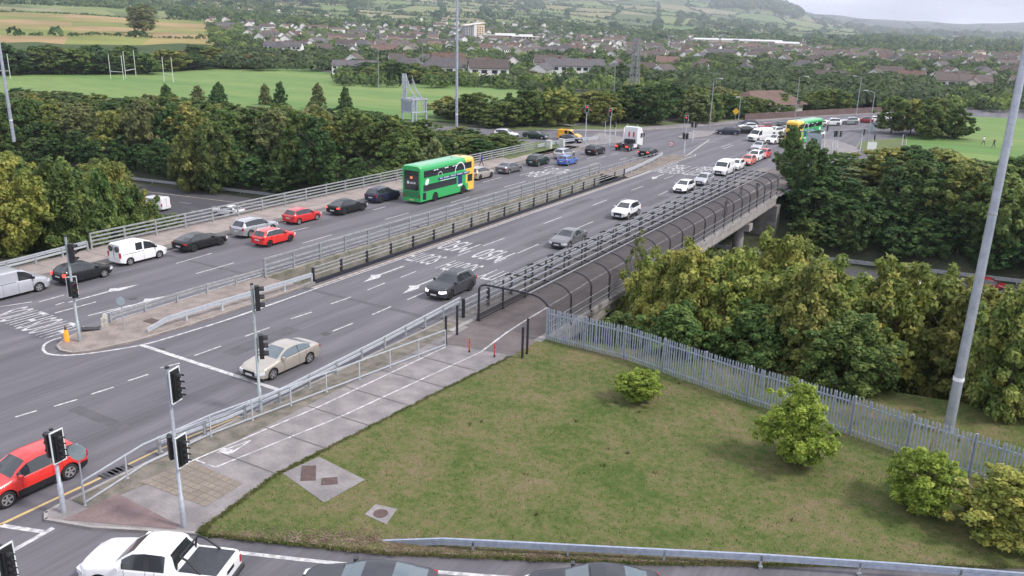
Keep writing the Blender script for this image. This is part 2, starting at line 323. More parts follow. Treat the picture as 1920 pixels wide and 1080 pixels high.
# far junction lines
mk([((1290,290),(1330,262)),((1440,300),(1475,297)),((1150,262),(1200,268)),((1100,262),(1125,266))],.18)
mk([((1000,262),(1090,266)),((800,268),(930,272)),((1050,282),(1080,277)),((1540,246),(1640,240)),((1480,240),(1530,237)),((1500,252),(1560,250))],.12)
def arrow(x,y,s,turn=1):
    "lane arrow with a bent tip, s=+1 points to +Y"
    L=5.4; P=lambda u,v:(x+s*u*turn,y+s*v)
    k.add([(*P(a,b),z*1.2) for a,b in [(-.08,-L/2),(.08,-L/2),(.1,.4),(-.1,.4)]],[(0,1,2,3)])
    k.add([(*P(a,b),z*1.2) for a,b in [(-.1,.4),(.1,.4),(.55,.9),(.2,1.2),(-.05,1.9),(-.25,L/2),(-.42,1.6),(-.45,.9)]],[tuple(range(8))])
for a,b,s,t in ((718,513,-1,1),(790,533,-1,1),(195,549,1,-1),(260,569,1,-1),(1232,331,-1,1)):
    x,y=W(a,b); arrow(x,y,s,t)
k.build('road_marking',[PAINT,CREAM,YPAINT],road)
pt_=MB(); PM=mat('repair_asphalt',(.075,.071,.081),.9,.15,1.2,(.095,.09,.102))
for x0,x1,y0,y1 in ((-38.4,-37.2,31,36.5),(-36.6,-35.6,64,71),(-57.9,-56.9,58,63),(-41.4,-40.6,80,88),(-51.5,-50.4,62,66),(-38.5,-34.2,21.4,22.1),(-52.6,-50.9,12,17),(-34.9,-33.7,88,95)): pt_.sheet([(x0,y0),(x1,y0+.05),(x1,y1),(x0,y1-.05)],.0022)
for y in (43.12,104.12): pt_.sheet([(-43.6,y-.22),(-30.6,y-.22),(-30.6,y+.22),(-43.6,y+.22)],.0026); pt_.sheet([(-60.4,y-.22),(-48.3,y-.22),(-48.3,y+.22),(-60.4,y+.22)],.0026)
random.seed(8)
for q in range(14):
    x=random.uniform(-60,-31.5); y=random.uniform(8,100)
    if -48.5<x<-42.7: continue
    P_=[(x,y)]
    for k_ in range(9): P_.append((P_[-1][0]+random.uniform(-.25,.25),P_[-1][1]+random.uniform(.5,1.2)))
    stroke(pt_,P_,.035,.0024)
pt_.build('repair_patch',PM,road)
for a_,b_ in ((300,655),(610,626),(1010,432),(780,425),(905,360),(250,560)):
    x,y=W(a_,b_); m2=MB(); m2.tube([(x,y,.001),(x,y,.0045)],.32,18); m2.build('manhole_cover',mat('iron_cover',(.06,.055,.055),.7,.2,9),road)
def road_text(txt,x,y,s,wid,length,parent):
    "painted word; s=+1 is read by drivers heading +Y"
    cu=bpy.data.curves.new('word','FONT'); cu.body=txt; cu.align_x='CENTER'; cu.align_y='CENTER'; cu.size=1; cu.offset=0
    ob=bpy.data.objects.new('word',cu); COL.objects.link(ob); dg=bpy.context.evaluated_depsgraph_get()
    me=bpy.data.meshes.new_from_object(ob.evaluated_get(dg)); bpy.data.objects.remove(ob)
    xs=[v.co.x for v in me.vertices]; ys=[v.co.y for v in me.vertices]; cx,cy=(min(xs)+max(xs))/2,(min(ys)+max(ys))/2
    kx=wid/(max(xs)-min(xs)); ky=length/(max(ys)-min(ys))
    for v in me.vertices: v.co=((v.co.x-cx)*kx*s+x,(v.co.y-cy)*ky*s+y,.012)
    me.materials.clear(); me.materials.append(PAINT); o=link('painted_word',me,parent); o['label']='white painted word %s on the asphalt'%txt
    return o
def wpx(a,b): return W(a,b)
for t,a,b,s,w,l,p in (('M50',859,462,-1,2.7,3.6,road),('M50',924,478,-1,2.7,3.6,road),('SOUTH',795,484,-1,3.0,3.0,road),('SOUTH',863,501,-1,3.0,3.0,road),('CITY',931,517,-1,2.4,3.0,road),
    ('SOUTH',38,593,1,3.3,2.7,road),('SOUTH',93,614,1,3.3,2.7,road),('M50',1003,327,1,2.6,4.0,road),('SOUTH',1042,321,1,3.6,5.0,road),('M50',1272,313.5,-1,2.4,4.4,road),('SOUTH',1255,321,-1,3.2,4.0,road),('CITY',1296,324,-1,2.6,4.0,road),('M50',1325,317,-1,2.4,4.2,road)):
    x,y=wpx(a,b); road_text(t,x,y,s,w,l,p)
# ------------------------------------------------------------------ motorway in the cutting
mb=MB(); v=[]
X0,X1=-330,150
def strip(mb,d0,d1,z,m=0,x0=X0,x1=X1):
    v=[]
    for x in (x0,x1):
        n,f=cutY(x)
        for d in (d0,d1): v.append((x,(n+d if d<23 else f-(46-d)),z))
    mb.add(v,[(0,2,3,1)],m)
strip(mb,1.5,45,-6.98); mw=st(mb.build('motorway',ASPH2))
mb=MB(); 
strip(mb,41.0,41.2,-6.97,1)
strip(mb,4.4,4.55,-6.97,1); strip(mb,26.5,26.65,-6.97,0); strip(mb,19.3,19.45,-6.97,0)
for x in np.arange(-200,120,6): 
    for d in (30,33.6,37.2,8,11.6,15.2): strip(mb,d,d+.12,-6.968,0,x,x+2.2)
mb.build('lane_line',[PAINT,CREAM],mw)
def fence(name,pts,h,rails,sp,postw,pm,rm,label,cat,group=None,base=0.,raild=(.06,.07),post_h=None,hz=None,postd=None):
    "posts and long rails along pts; rails = heights"
    t=tag(empty(name,(pts[0][0],pts[0][1],base)),label,cat,group); O=Vector((pts[0][0],pts[0][1],base))
    P=[Vector((p[0],p[1],p[2] if len(p)>2 else base))-O for p in pts]
    for r in rails:
        mb=MB()
        for i in range(len(P)-1): mb.bar(P[i]+Vector((0,0,r)),P[i+1]+Vector((0,0,r)),raild[0],raild[1])
        mb.build('rail',rm,t)
    tot=sum((P[i+1]-P[i]).length for i in range(len(P)-1)); n=max(1,round(tot/sp)); first=None
    for k in range(n+1):
        s=min(tot*k/n,tot-1e-4); i=0
        while i<len(P)-2 and s>(P[i+1]-P[i]).length: s-=(P[i+1]-P[i]).length; i+=1
        d=(P[i+1]-P[i]).normalized(); q=P[i]+d*s; rz=math.atan2(d.y,d.x)
        if first is None:
            m2=MB(); ph=post_h or h; m2.box(-postw/2,postw/2,-(postd or postw)/2,(postd or postw)/2,-.1,ph); m2.box(-postw*.9,postw*.9,-postw*.9,postw*.9,0.001,.02); first=m2.mesh('post',pm)
        o=link('post',first,t,q+Vector((0,(0),0))); o.rotation_euler=(0,0,rz)
    return t
def off(pts,d):  # shift sideways by d
    return [(p[0]+d,p[1]) for p in pts]
LFP=[(-64.1,28),(-64.6,34.2),(-65.3,40.0)]
fence('crash_barrier',LFP,.8,(.42,.68,.78),2.4,.14,GALVD,GALV,'single rail galvanised barrier beside the left footway before the bridge parapet','barrier',base=.12,raild=(.07,.16))
fence('bridge_parapet',[(-65.35,40.4),(-65.5,60),(-65.5,90),(-65.4,117.5)],1.4,(.38,.72,1.05,1.38),3.2,.13,GALVD,GALVD,'long four rail galvanised parapet along the outer edge of the far bridge deck','parapet',base=.12,raild=(.09,.12))
fence('crash_barrier',[(-65.6,119),(-65.0,129),(-62.5,136)],.85,(.5,.78),3,.14,GALVD,GALV,'pale double rail barrier by the grass triangle past the end of the bridge','barrier',base=.12,raild=(.08,.2))
fence('bridge_parapet',[(-47.45,43.1),(-47.45,104)],1.55,(.62,.98,1.5),3.0,.15,GALVD,GALVD,'three rail galvanised parapet on the median side of the far bridge deck','parapet',base=.1,raild=(.09,.13))
fence('bridge_parapet',[(-43.75,44.5),(-43.75,104)],1.15,(.55,.85,1.12),3.1,.16,DARKST,GALVD,'lower parapet with dark posts along the median edge of the near bridge deck','parapet',base=.1,raild=(.06,.08))
mb=MB(); mb.box(-43.62,-43.5,44.5,104,-.0,.32); o=mb.build('mesh_skirt',DARKST,dr)  # plain solid dark strip along the foot of the median parapet
fence('crash_barrier',[(-47.6,43),(-47.9,37),(-47.95,30.3,.02)],.75,(.45,.66),2.7,.13,GALVD,GALVD,'weathered barrier on the road side of the median island with worn posts','barrier',base=.12,raild=(.06,.12))
fence('crash_barrier',[(-43.75,44.3),(-43.85,40),(-44.1,36),(-44.45,32,.02),(-44.6,30.6,-.35)],.7,(.5,.68),2.7,.12,GALV,GALV,'bright crash barrier sloping to the ground on the near side of the median island','barrier',base=.12,raild=(.07,.14))
fence('crash_barrier',[(-43.9,104.6),(-44.3,110),(-44.9,116),(-45.6,121.5),(-46.1,124.6)],.8,(.52,.72),3,.12,GALV,GALV,'curving pale crash barrier on the far median island','barrier',base=.12,raild=(.09,.2))
fence('crash_barrier',[(-47.8,104.6),(-47.6,116),(-46.8,126)],.7,(.6,),2.6,.12,GALVD,GALVD,'low weathered barrier along the left kerb of the far median island','barrier',base=.12)
fence('crash_barrier',[W(300,848,.12),W(428,800,.12),W(540,748,.12),W(718,655,.12),W(862,577,.12)],.78,(.48,.72),2.3,.13,GALVD,GALV,'galvanised crash barrier between the carriageway and the cycle path','barrier',base=.12,raild=(.07,.13))
fence('guard_rail',[W(160,948,.12),W(273,875,.12),W(398,817,.12),W(568,752,.12),W(835,650,.12)],1.1,(.14,1.1),2.2,.06,GALV,GALV,'light tubular pedestrian guard rail along the cycle path','guard rail',base=.12,raild=(.05,.06))
fence('crash_barrier',[W(716,1014,.12)+(-.38,),W(830,1027,.12)+(.02,),W(930,1036,.12),W(1160,1048,.12),W(1420,1061,.12),W(1700,1080,.12),W(1990,1103,.12)],.46,(.32,.46),3.8,.09,GALVD,PALE,'long crash barrier across the foot of the lawn with one end sunk in turf','barrier',base=.12,raild=(.09,.13))
fence('bridge_parapet',[(-29.75,44.3),(-29.75,104.5)],1.35,(.45,.8,1.2),3.1,.17,DARKST,GALVD,'parapet of dark posts and grey rails between the oncoming lanes and the walkway','parapet',base=.12,raild=(.08,.1))
n0,f0=cutY(-140); n1,f1=cutY(-60); n2,f2=cutY(60)
fence('crash_barrier',[(-160,cutY(-160)[1]+.3),(-20,cutY(-20)[1]+.3),(80,cutY(80)[1]+.3)],.8,(.5,.72),6,.14,GALVD,GALVD,'long barrier on the far verge of the sunken motorway','barrier',base=-7,raild=(.1,.22))
fence('crash_barrier',[(-160,cutY(-160)[0]+23),(-20,cutY(-20)[0]+23),(80,cutY(80)[0]+23)],.8,(.5,.72),6,.14,GALVD,GALVD,'barrier along the central reserve of the sunken motorway','barrier',base=-7,raild=(.1,.22))
# ------------------------------------------------------------------ caged walkway over the bridge
cage=tag(empty('walkway_cage',(-26,44.3,.12)),'dark hooped steel cage with long roof rails covering the bridge walkway','cage')
def hoop():
    P=[(-2.5,0,0)]+[(-2.5,0,2.15)]
    for a in range(10,91,16): P.append((-2.5+.55*(1-math.cos(R_(a))),0,2.15+.5*math.sin(R_(a))))
    P.append((1.2,0,2.68))
    for a in range(0,91,10): P.append((1.35+1.5*math.sin(R_(a)),0,1.75+.92*math.cos(R_(a))))
    P.append((2.85,0,0)); return P
HP=hoop(); m2=MB()
for a,b in zip(HP[:-1],HP[1:]): m2.bar(a,b,.11,.11)
m2.box(-2.62,-2.38,-.1,.1,-.02,.05); m2.box(2.7,3.0,-.1,.1,-.02,.05)
hm=m2.mesh('hoop',DARKST); nh=20
for k in range(nh): link('hoop',hm,cage,(0,k*3.13,0))
LL=(nh-1)*3.13
m2=MB()
for x,zz in ((-2.3,2.45),(-1.55,2.76),(-.8,2.76),(-.05,2.76),(.7,2.76),(1.4,2.74)): m2.bar((x,-.1,zz),(x,LL,zz),.08,.06)
m2.build('roof_rail',mat('cage_rail',(.22,.225,.25),.6,.2,4),cage)
m2=MB()
for x,zz in ((2.88,1.1),(2.88,.12),(2.88,.6)): m2.bar((x,0,zz),(x,LL,zz),.05,.05)
for zz in (.15,.55,1.05): m2.bar((-2.52,0,zz),(-2.52,LL,zz),.05,.05)
m2.build('side_rail',GALVD,cage)
m2=MB()   # fine wire mesh on the shoulder and sides
arc=[(1.35+1.5*math.sin(R_(a)),1.75+.92*math.cos(R_(a))) for a in range(3,91,4)]+[(2.85,zz) for zz in np.arange(1.7,.1,-.1)]+[(-2.5,zz) for zz in np.arange(1.2,.1,-.12)]+[(xx,2.70) for xx in np.arange(-2.0,1.3,.3)]
for x,zz in arc: m2.bar((x+.02,0,zz+.02),(x+.02,LL,zz+.02),.028,.028)
m2.build('wire_mesh',mat('mesh_wire',(.06,.054,.056),.6),cage)
m2=MB(); m2.box(-2.6,-2.5,-.1,LL,.05,.5); m2.build('kick_plate',mat('kick_plate',(.05,.05,.06),.7,.2,3),cage)
# ------------------------------------------------------------------ palisade fence
pf=[(-23.05,43.8),(-17.2,43.55),(-9.5,41.7),(-4.9,41.0),(-1.4,40.1),(5,38.9),(12,37.4)]
pt=tag(empty('palisade_fence',(pf[0][0],pf[0][1],.05)),'tall pale blue-grey palisade fence of pointed pales behind the lawn','fence')
def palpath(s):
    for a,b in zip(pf[:-1],pf[1:]):
        l=math.dist(a,b)
        if s<=l: return (a[0]+(b[0]-a[0])*s/l,a[1]+(b[1]-a[1])*s/l,math.atan2(b[1]-a[1],b[0]-a[0]))
        s-=l
    return (*pf[-1],0)
tot=sum(math.dist(a,b) for a,b in zip(pf[:-1],pf[1:])); nb=round(tot/2.75); bl=tot/nb
for kk in range(nb):
    m2=MB(); r2=MB()
    for q in range(17):
        x,y,a=palpath(kk*bl+bl*(q+.5)/17); x-=pf[0][0];y-=pf[0][1]; ca,sa=math.cos(a),math.sin(a); w=.042; h=2.25+random.uniform(-.015,.015); e=.025
        def q3(u,v,zz): return (x+ca*u-sa*v,y+sa*u+ca*v,zz)
        dl_=random.gauss(0,.012)
        def q3(u,v,zz,dl_=dl_): return (x+ca*(u+dl_*zz)-sa*v,y+sa*(u+dl_*zz)+ca*v,zz)
        V=[q3(-w,-.005,0),q3(0,-.03,0),q3(w,-.005,0),q3(w,.005,0),q3(-w,.005,0)]; T=[q3(-w,-.005,h-.1),q3(0,-.03,h-.1),q3(w,-.005,h-.1),q3(w,.005,h-.1),q3(-w,.005,h-.1)]
        m2.add(V+T+[q3(0,-.01,h)],[(0,1,6,5),(1,2,7,6),(2,3,8,7),(3,4,9,8),(4,0,5,9),(5,6,10),(6,7,10),(7,8,10),(8,9,10),(9,5,10)])
    m2.build('pales',PALE if random.random()<.8 else mat('palisade_weathered',(.29,.33,.40),.6,.2,6,(.38,.42,.49),metal=.2),pt)
    x0,y0,a=palpath(kk*bl); x1,y1,a1=palpath((kk+1)*bl-.001)
    for zz in (.35,1.85): r2.bar((x0-pf[0][0],y0-pf[0][1]+.05,zz),(x1-pf[0][0],y1-pf[0][1]+.05,zz),.05,.06)
    r2.build('rail',PALE,pt)
    p2=MB(); p2.box(-.05,.05,.05,.15,-.1,2.2); o=p2.build('post',GALVD,pt,(x0-pf[0][0],y0-pf[0][1],0)); o.rotation_euler=(0,0,a)
# ------------------------------------------------------------------ lawn
random.seed(5)
LW=[(-23.35,43.6),(-23.4,40.1),(-24.1,33),(-24.7,25.3),(-24.9,22.5),(-24.3,18.3),(-24.1,17.8),(-17.4,20.7),(-9,25.4),(3,32.9),(14,39.5),(30,49),(34,53.8),(0,48.3),(-23,44.6)]
LAWN=bpy.data.materials.new('lawn'); LAWN.use_nodes=True; nt=LAWN.node_tree; b=nt.nodes['Principled BSDF']; b.inputs['Roughness'].default_value=.95; b.inputs['Specular IOR Level'].default_value=.1
def lawn_color(nt,b):
    L=nt.links.new; g=N(nt,'ShaderNodeNewGeometry')
    n=N(nt,'ShaderNodeTexNoise'); n.inputs['Scale'].default_value=.3; n.inputs['Detail'].default_value=5; n.inputs['Distortion'].default_value=.8; L(g.outputs['Position'],n.inputs['Vector'])
    r=N(nt,'ShaderNodeValToRGB'); e=r.color_ramp.elements; e[0].position=.36; e[0].color=(.062,.092,.024,1); e[1].position=.72; e[1].color=(.17,.13,.08,1)
    q=r.color_ramp.elements.new(.5); q.color=(.105,.115,.042,1)
    n2=N(nt,'ShaderNodeTexNoise'); n2.inputs['Scale'].default_value=2.6; n2.inputs['Detail'].default_value=8; n2.inputs['Roughness'].default_value=.75; L(g.outputs['Position'],n2.inputs['Vector'])
    ad=N(nt,'ShaderNodeMath',operation='MULTIPLY_ADD'); ad.inputs[1].default_value=1.0; L(n2.outputs[0],ad.inputs[0]); 
    sb=N(nt,'ShaderNodeMath',operation='MULTIPLY_ADD'); sb.inputs[1].default_value=.6; sb.inputs[2].default_value=-.3; L(n.outputs[0],sb.inputs[0]); L(sb.outputs[0],ad.inputs[2]); L(ad.outputs[0],r.inputs[0])
    n3=N(nt,'ShaderNodeTexNoise'); n3.inputs['Scale'].default_value=22; n3.inputs['Detail'].default_value=4; L(g.outputs['Position'],n3.inputs['Vector'])
    r3=N(nt,'ShaderNodeValToRGB'); r3.color_ramp.elements[0].position=.3; r3.color_ramp.elements[0].color=(.6,.6,.6,1); r3.color_ramp.elements[1].position=.7; r3.color_ramp.elements[1].color=(1.4,1.4,1.4,1); L(n3.outputs[0],r3.inputs[0])
    m=N(nt,'ShaderNodeMixRGB',blend_type='MULTIPLY'); m.inputs[0].default_value=1; L(r.outputs[0],m.inputs[1]); L(r3.outputs[0],m.inputs[2]); L(m.outputs[0],b.inputs['Base Color'])
    bp=N(nt,'ShaderNodeBump'); bp.inputs['Strength'].default_value=.7; bp.inputs['Distance'].default_value=.08; L(n2.outputs[0],bp.inputs['Height']); L(bp.outputs[0],b.inputs['Normal'])
lawn_color(nt,b)
mb=MB(); mb.prism(LW,-.12,.14); lawn=st(mb.build('lawn',LAWN))
def inside(p,poly):
    c=False; n=len(poly)
    for i in range(n):
        a=poly[i];b=poly[(i+1)%n]
        if (a[1]>p[1])!=(b[1]>p[1]) and p[0]<(b[0]-a[0])*(p[1]-a[1])/(b[1]-a[1])+a[0]: c=not c
    return c
pad=[W(a,b,.13) for a,b in [(530,888),(598,857),(684,900),(608,943)]]
pad2=[W(a,b,.13) for a,b in [(684,965),(704,946),(745,955),(724,984)]]
v=[];f=[]
for i in range(42000):
    x=random.uniform(-25,16); y=random.uniform(17,50)
    if not inside((x,y),LW) or inside((x,y),pad) or inside((x,y),pad2): continue
    a=random.uniform(0,6.28); h=random.uniform(.03,.09); w=random.uniform(.01,.03); dx,dy=math.cos(a)*w,math.sin(a)*w; lx,ly=random.uniform(-.04,.04),random.uniform(-.04,.04); b=len(v)
    if random.random()<.06: h*=1.7
    v+=[(x-dx,y-dy,.13),(x+dx,y+dy,.13),(x+lx,y+ly,.14+h)]; f.append((b,b+1,b+2))
for i in range(26000):
    s_=random.randrange(0,9); a=LW[s_+1 if s_<5 else s_];b=LW[s_+2 if s_<5 else s_+1]; t=random.random(); dn=random.gauss(.0,.07)+.06*math.sin(t*40)*math.sin(t*17+s_)
    d=Vector((b[0]-a[0],b[1]-a[1])).normalized(); x=a[0]+(b[0]-a[0])*t+d.y*dn; y=a[1]+(b[1]-a[1])*t-d.x*dn
    an=random.uniform(0,6.28); h=random.uniform(.02,.07); w=random.uniform(.012,.03); dx,dy=math.cos(an)*w,math.sin(an)*w; b_=len(v)
    v+=[(x-dx,y-dy,.125),(x+dx,y+dy,.125),(x+random.uniform(-.07,.07),y+random.uniform(-.07,.07),.13+h)]; f.append((b_,b_+1,b_+2))
# weeds and taller tufts
for i in range(50):
    x,y=random.uniform(-25,14),random.uniform(18,47)
    if not inside((x,y),LW) or inside((x,y),pad) or inside((x,y),pad2): continue
    for q in range(22):
        an=random.uniform(0,6.28); r=random.uniform(0,.12); px_,py_=x+r*math.cos(an),y+r*math.sin(an); h=random.uniform(.08,.2); w=.016; b_=len(v)
        v+=[(px_-w*math.sin(an),py_+w*math.cos(an),.13),(px_+w*math.sin(an),py_-w*math.cos(an),.13),(px_+.08*math.cos(an),py_+.08*math.sin(an),.13+h)]; f.append((b_,b_+1,b_+2))
mb=MB(); mb.add(v,f); o=mb.build('grass',LAWN); tag(o,'short patchy green and brown grass covering the lawn','grass',kind='stuff')
# leaf litter under the barrier
v=[];f=[]
for i in range(9000):
    t=random.random(); px=random.uniform(380,1900); py=1012+ (px-716)*.062+random.gauss(12,12) if px>716 else 1012+random.gauss(0,10)
    x,y=W(px,py,.14)
    if not inside((x,y),LW): continue
    a=random.uniform(0,6.28); r=random.uniform(.02,.06); b=len(v)
    for q in range(4): v.append((x+r*math.cos(a+q*1.57)*(1 if q%2 else .6),y+r*math.sin(a+q*1.57)*(1 if q%2 else .6),.15+random.uniform(0,.03)))
    f.append((b,b+1,b+2,b+3))
mb=MB(); mb.add(v,f); o=mb.build('leaf_litter',mat('leaf_litter',(.10,.055,.04),.9,.4,3,(.2,.15,.11))); tag(o,'brown fallen leaves lying along the kerb below the crash barrier','leaf litter',kind='stuff')
# concrete pads and covers in the lawn
def pad_thing(poly,covers,label,rnd=False):
    t=tag(empty('access_chamber',(poly[0][0],poly[0][1],0)),label,'manhole'); P=[(a-poly[0][0],b-poly[0][1]) for a,b in poly]
    mb=MB(); mb.prism(P,.1,.155); mb.build('slab',PAVE,t)
    for c in covers:
        m2=MB()
        if rnd: m2.tube([(c[0]-poly[0][0],c[1]-poly[0][1],.15),(c[0]-poly[0][0],c[1]-poly[0][1],.175)],.3,20)
        else: m2.prism([(a-poly[0][0],b-poly[0][1]) for a,b in c],.15,.172)
        m2.build('cover',RUST,t)
pad_thing(pad,[[W(a,b,.15) for a,b in [(566,874),(593,873),(592,901),(563,902)]],[W(a,b,.15) for a,b in [(603,897),(633,895),(633,908),(602,910)]]],'concrete pad with two rusty rectangular covers beside the path')
pad_thing(pad2,[W(714,963,.15)],'square concrete slab with a round manhole cover in the grass',True)
for (a,b),l in (((285,602),'rusty square cover in the paved median island behind the signal pole'),((612,628),None)):
    if not l: continue
    x,y=W(a,b,.12); m2=MB(); m2.box(-.5,.5,-.35,.35,0,.02); tag(m2.build('drain_cover',RUST,None,(x,y,.12)),l,'drain cover')
for a,b,l in ((225,881,'black drain grating in the gutter beside the guard rail nearest the signals'),(207,887,'small drain grating in the gutter by the end of the yellow line')):
    x,y=W(a,b); m2=MB()
    for q in range(5): m2.box(-.25,.25,-.45+q*.2,-.33+q*.2,0,.012)
    tag(m2.build('drain_grating',BLACK,None,(x,y,.003)),l,'drain')
# ------------------------------------------------------------------ vehicles
def interp(P,x):
    if x<=P[0][0]: return P[0][1]
    for a,b in zip(P[:-1],P[1:]):
        if x<=b[0]:
            t=(x-a[0])/(b[0]-a[0]); return a[1]+(b[1]-a[1])*t
    return P[-1][1]
def paint(name,c,rough=.28,metal=0.): dk=max(c)<.08; return mat(name,c,.5 if dk else rough,coat=.45 if dk else .7,metal=0. if dk else metal,spec=.2 if dk else .5,var=.03,scale=2)
TYPES=dict(
 sedan=dict(L=4.75,W=1.85,R=.33,wf=.93,wb=2.85,top=[(0,.60),(.1,.72),(.5,.85),(1.3,.98),(1.45,1.04),(2.2,1.41),(2.75,1.475),(3.25,1.44),(3.55,1.37),(4.2,1.10),(4.6,1.06),(4.75,.93)],belt=[(0,.55),(.4,.78),(1.4,.93),(3.2,.98),(4.3,1.02),(4.75,.88)],ws=(1.42,2.2),rw=(3.45,4.25),sg=(1.65,4.0)),
 coupe=dict(L=4.7,W=1.86,R=.34,wf=.92,wb=2.82,top=[(0,.58),(.12,.70),(.5,.82),(1.35,.95),(1.5,1.0),(2.25,1.33),(2.75,1.38),(3.3,1.33),(3.8,1.20),(4.45,.98),(4.7,.88)],belt=[(0,.55),(.4,.76),(1.4,.90),(3.4,.96),(4.4,.94),(4.7,.84)],ws=(1.47,2.25),rw=(3.3,4.4),sg=(1.7,3.9)),
 hatch=dict(L=4.0,W=1.74,R=.31,wf=.82,wb=2.5,top=[(0,.60),(.1,.72),(.4,.86),(1.0,.97),(1.12,1.02),(1.8,1.40),(2.3,1.47),(3.1,1.44),(3.5,1.38),(3.9,.98),(4.0,.85)],belt=[(0,.56),(.35,.78),(1.1,.91),(3.0,.98),(3.75,.98),(4.0,.82)],ws=(1.1,1.8),rw=(3.5,3.88),sg=(1.3,3.55)),
 suv=dict(L=4.45,W=1.85,R=.36,wf=.9,wb=2.66,top=[(0,.72),(.08,.88),(.45,1.0),(1.15,1.10),(1.25,1.14),(1.95,1.56),(2.4,1.64),(3.4,1.62),(3.95,1.54),(4.35,1.08),(4.45,.92)],belt=[(0,.66),(.35,.90),(1.2,1.02),(3.4,1.09),(4.2,1.10),(4.45,.9)],ws=(1.23,1.95),rw=(3.97,4.33),sg=(1.45,4.0),rail=1),
 minivan=dict(L=4.4,W=1.70,R=.31,wf=.85,wb=2.72,top=[(0,.62),(.1,.80),(.5,1.0),(.85,1.12),(.95,1.17),(1.6,1.68),(2.1,1.84),(4.1,1.84),(4.3,1.78),(4.36,1.1),(4.4,.7)],belt=[(0,.58),(.35,.86),(.95,1.02),(2.5,1.08),(4.3,1.08),(4.4,.66)],ws=(.94,1.6),rw=None,sg=(1.15,2.2),sg2=(2.35,2.95),van=1),
 van=dict(L=5.1,W=1.95,R=.34,wf=.95,wb=3.2,top=[(0,.66),(.1,.88),(.5,1.06),(.95,1.18),(1.05,1.24),(1.75,1.78),(2.2,1.93),(4.8,1.95),(5.02,1.9),(5.06,1.2),(5.1,.7)],belt=[(0,.6),(.35,.92),(1.05,1.08),(2.6,1.14),(5.0,1.14),(5.1,.66)],ws=(1.04,1.75),rw=None,sg=(1.3,2.3),van=1),
 bigvan=dict(L=5.6,W=2.05,R=.36,wf=1.0,wb=3.5,top=[(0,.75),(.1,.98),(.5,1.16),(.85,1.3),(.95,1.36),(1.5,2.05),(2.0,2.4),(5.3,2.45),(5.52,2.4),(5.56,1.3),(5.6,.8)],belt=[(0,.7),(.35,1.0),(.95,1.18),(2.6,1.25),(5.5,1.25),(5.6,.72)],ws=(.94,1.5),rw=None,sg=(1.15,2.1),van=1),
 pickup=dict(L=5.3,W=1.87,R=.39,wf=.98,wb=3.08,top=[(0,.80),(.1,.98),(.5,1.09),(1.35,1.2),(1.45,1.24),(2.15,1.72),(2.6,1.80),(3.25,1.79),(3.42,1.73),(3.68,1.25),(3.72,1.15),(5.22,1.15),(5.3,1.0)],belt=[(0,.74),(.35,.98),(1.4,1.12),(3.5,1.16),(3.72,1.12),(5.22,1.12),(5.3,.95)],ws=(1.44,2.15),rw=(3.45,3.66),sg=(1.75,3.35),pick=1),
)
_wc={}
def wheel_mesh(R):
    if R in _wc: return _wc[R]
    t=MB(); w=.11
    pr=[(R*.66,-w),(R*.93,-w),(R,-w*.7),(R,w*.7),(R*.93,w),(R*.66,w)]; n=22; v=[];f=[]
    for r,y in pr:
        for k in range(n): a=2*math.pi*k/n; v.append((r*math.cos(a),y,r*math.sin(a)))
    for i in range(len(pr)-1):
        for k in range(n): f.append((i*n+k,i*n+(k+1)%n,(i+1)*n+(k+1)%n,(i+1)*n+k))
    t.add(v,f,0,True); tm=t.mesh('tyre',RUBBER)
    def rim(m0,m1):
        r=MB(); 
        for y in (-w*.55,w*.55): r.add([(R*.66*math.cos(2*math.pi*k/n),y,R*.66*math.sin(2*math.pi*k/n)) for k in range(n)],[tuple(range(n)) if y<0 else tuple(range(n))[::-1]],1)
        for y in (-1,1):
            for k in range(5):
                a=2*math.pi*k/5+.3; c,s=math.cos(a),math.sin(a)
                r.add([(c*R*.06-s*R*.1,y*w*.85,s*R*.06+c*R*.1),(c*R*.06+s*R*.1,y*w*.85,s*R*.06-c*R*.1),(c*R*.64+s*R*.13,y*w*.95,s*R*.64-c*R*.13),(c*R*.64-s*R*.13,y*w*.95,s*R*.64+c*R*.13)],[(0,1,2,3) if y>0 else (3,2,1,0)],0)
            for k in range(n):
                a0=2*math.pi*k/n;a1=2*math.pi*(k+1)/n
                r.add([(q*R*math.cos(a),y*w*.98,q*R*math.sin(a)) for q,a in ((.58,a0),(.68,a0),(.68,a1),(.58,a1))],[(0,1,2,3) if y<0 else (3,2,1,0)],0)
        return r.mesh('rim',[m0,m1])
    _wc[R]=(tm,rim(RIM,RIMD),rim(RIMD,BLACK)); return _wc[R]
def add_wheels(t,L,wf,wb,R,Wd,dark=False,rear2=None):
    tm,r1,r2=wheel_mesh(R)
    for ax in ([wf,wf+wb]+([rear2] if rear2 else [])):
        for s in (-1,1):
            w=link('wheel',tm,t,(L/2-ax,s*(Wd/2-.125),R)); link('rim',r2 if dark else r1,w)
_body={}
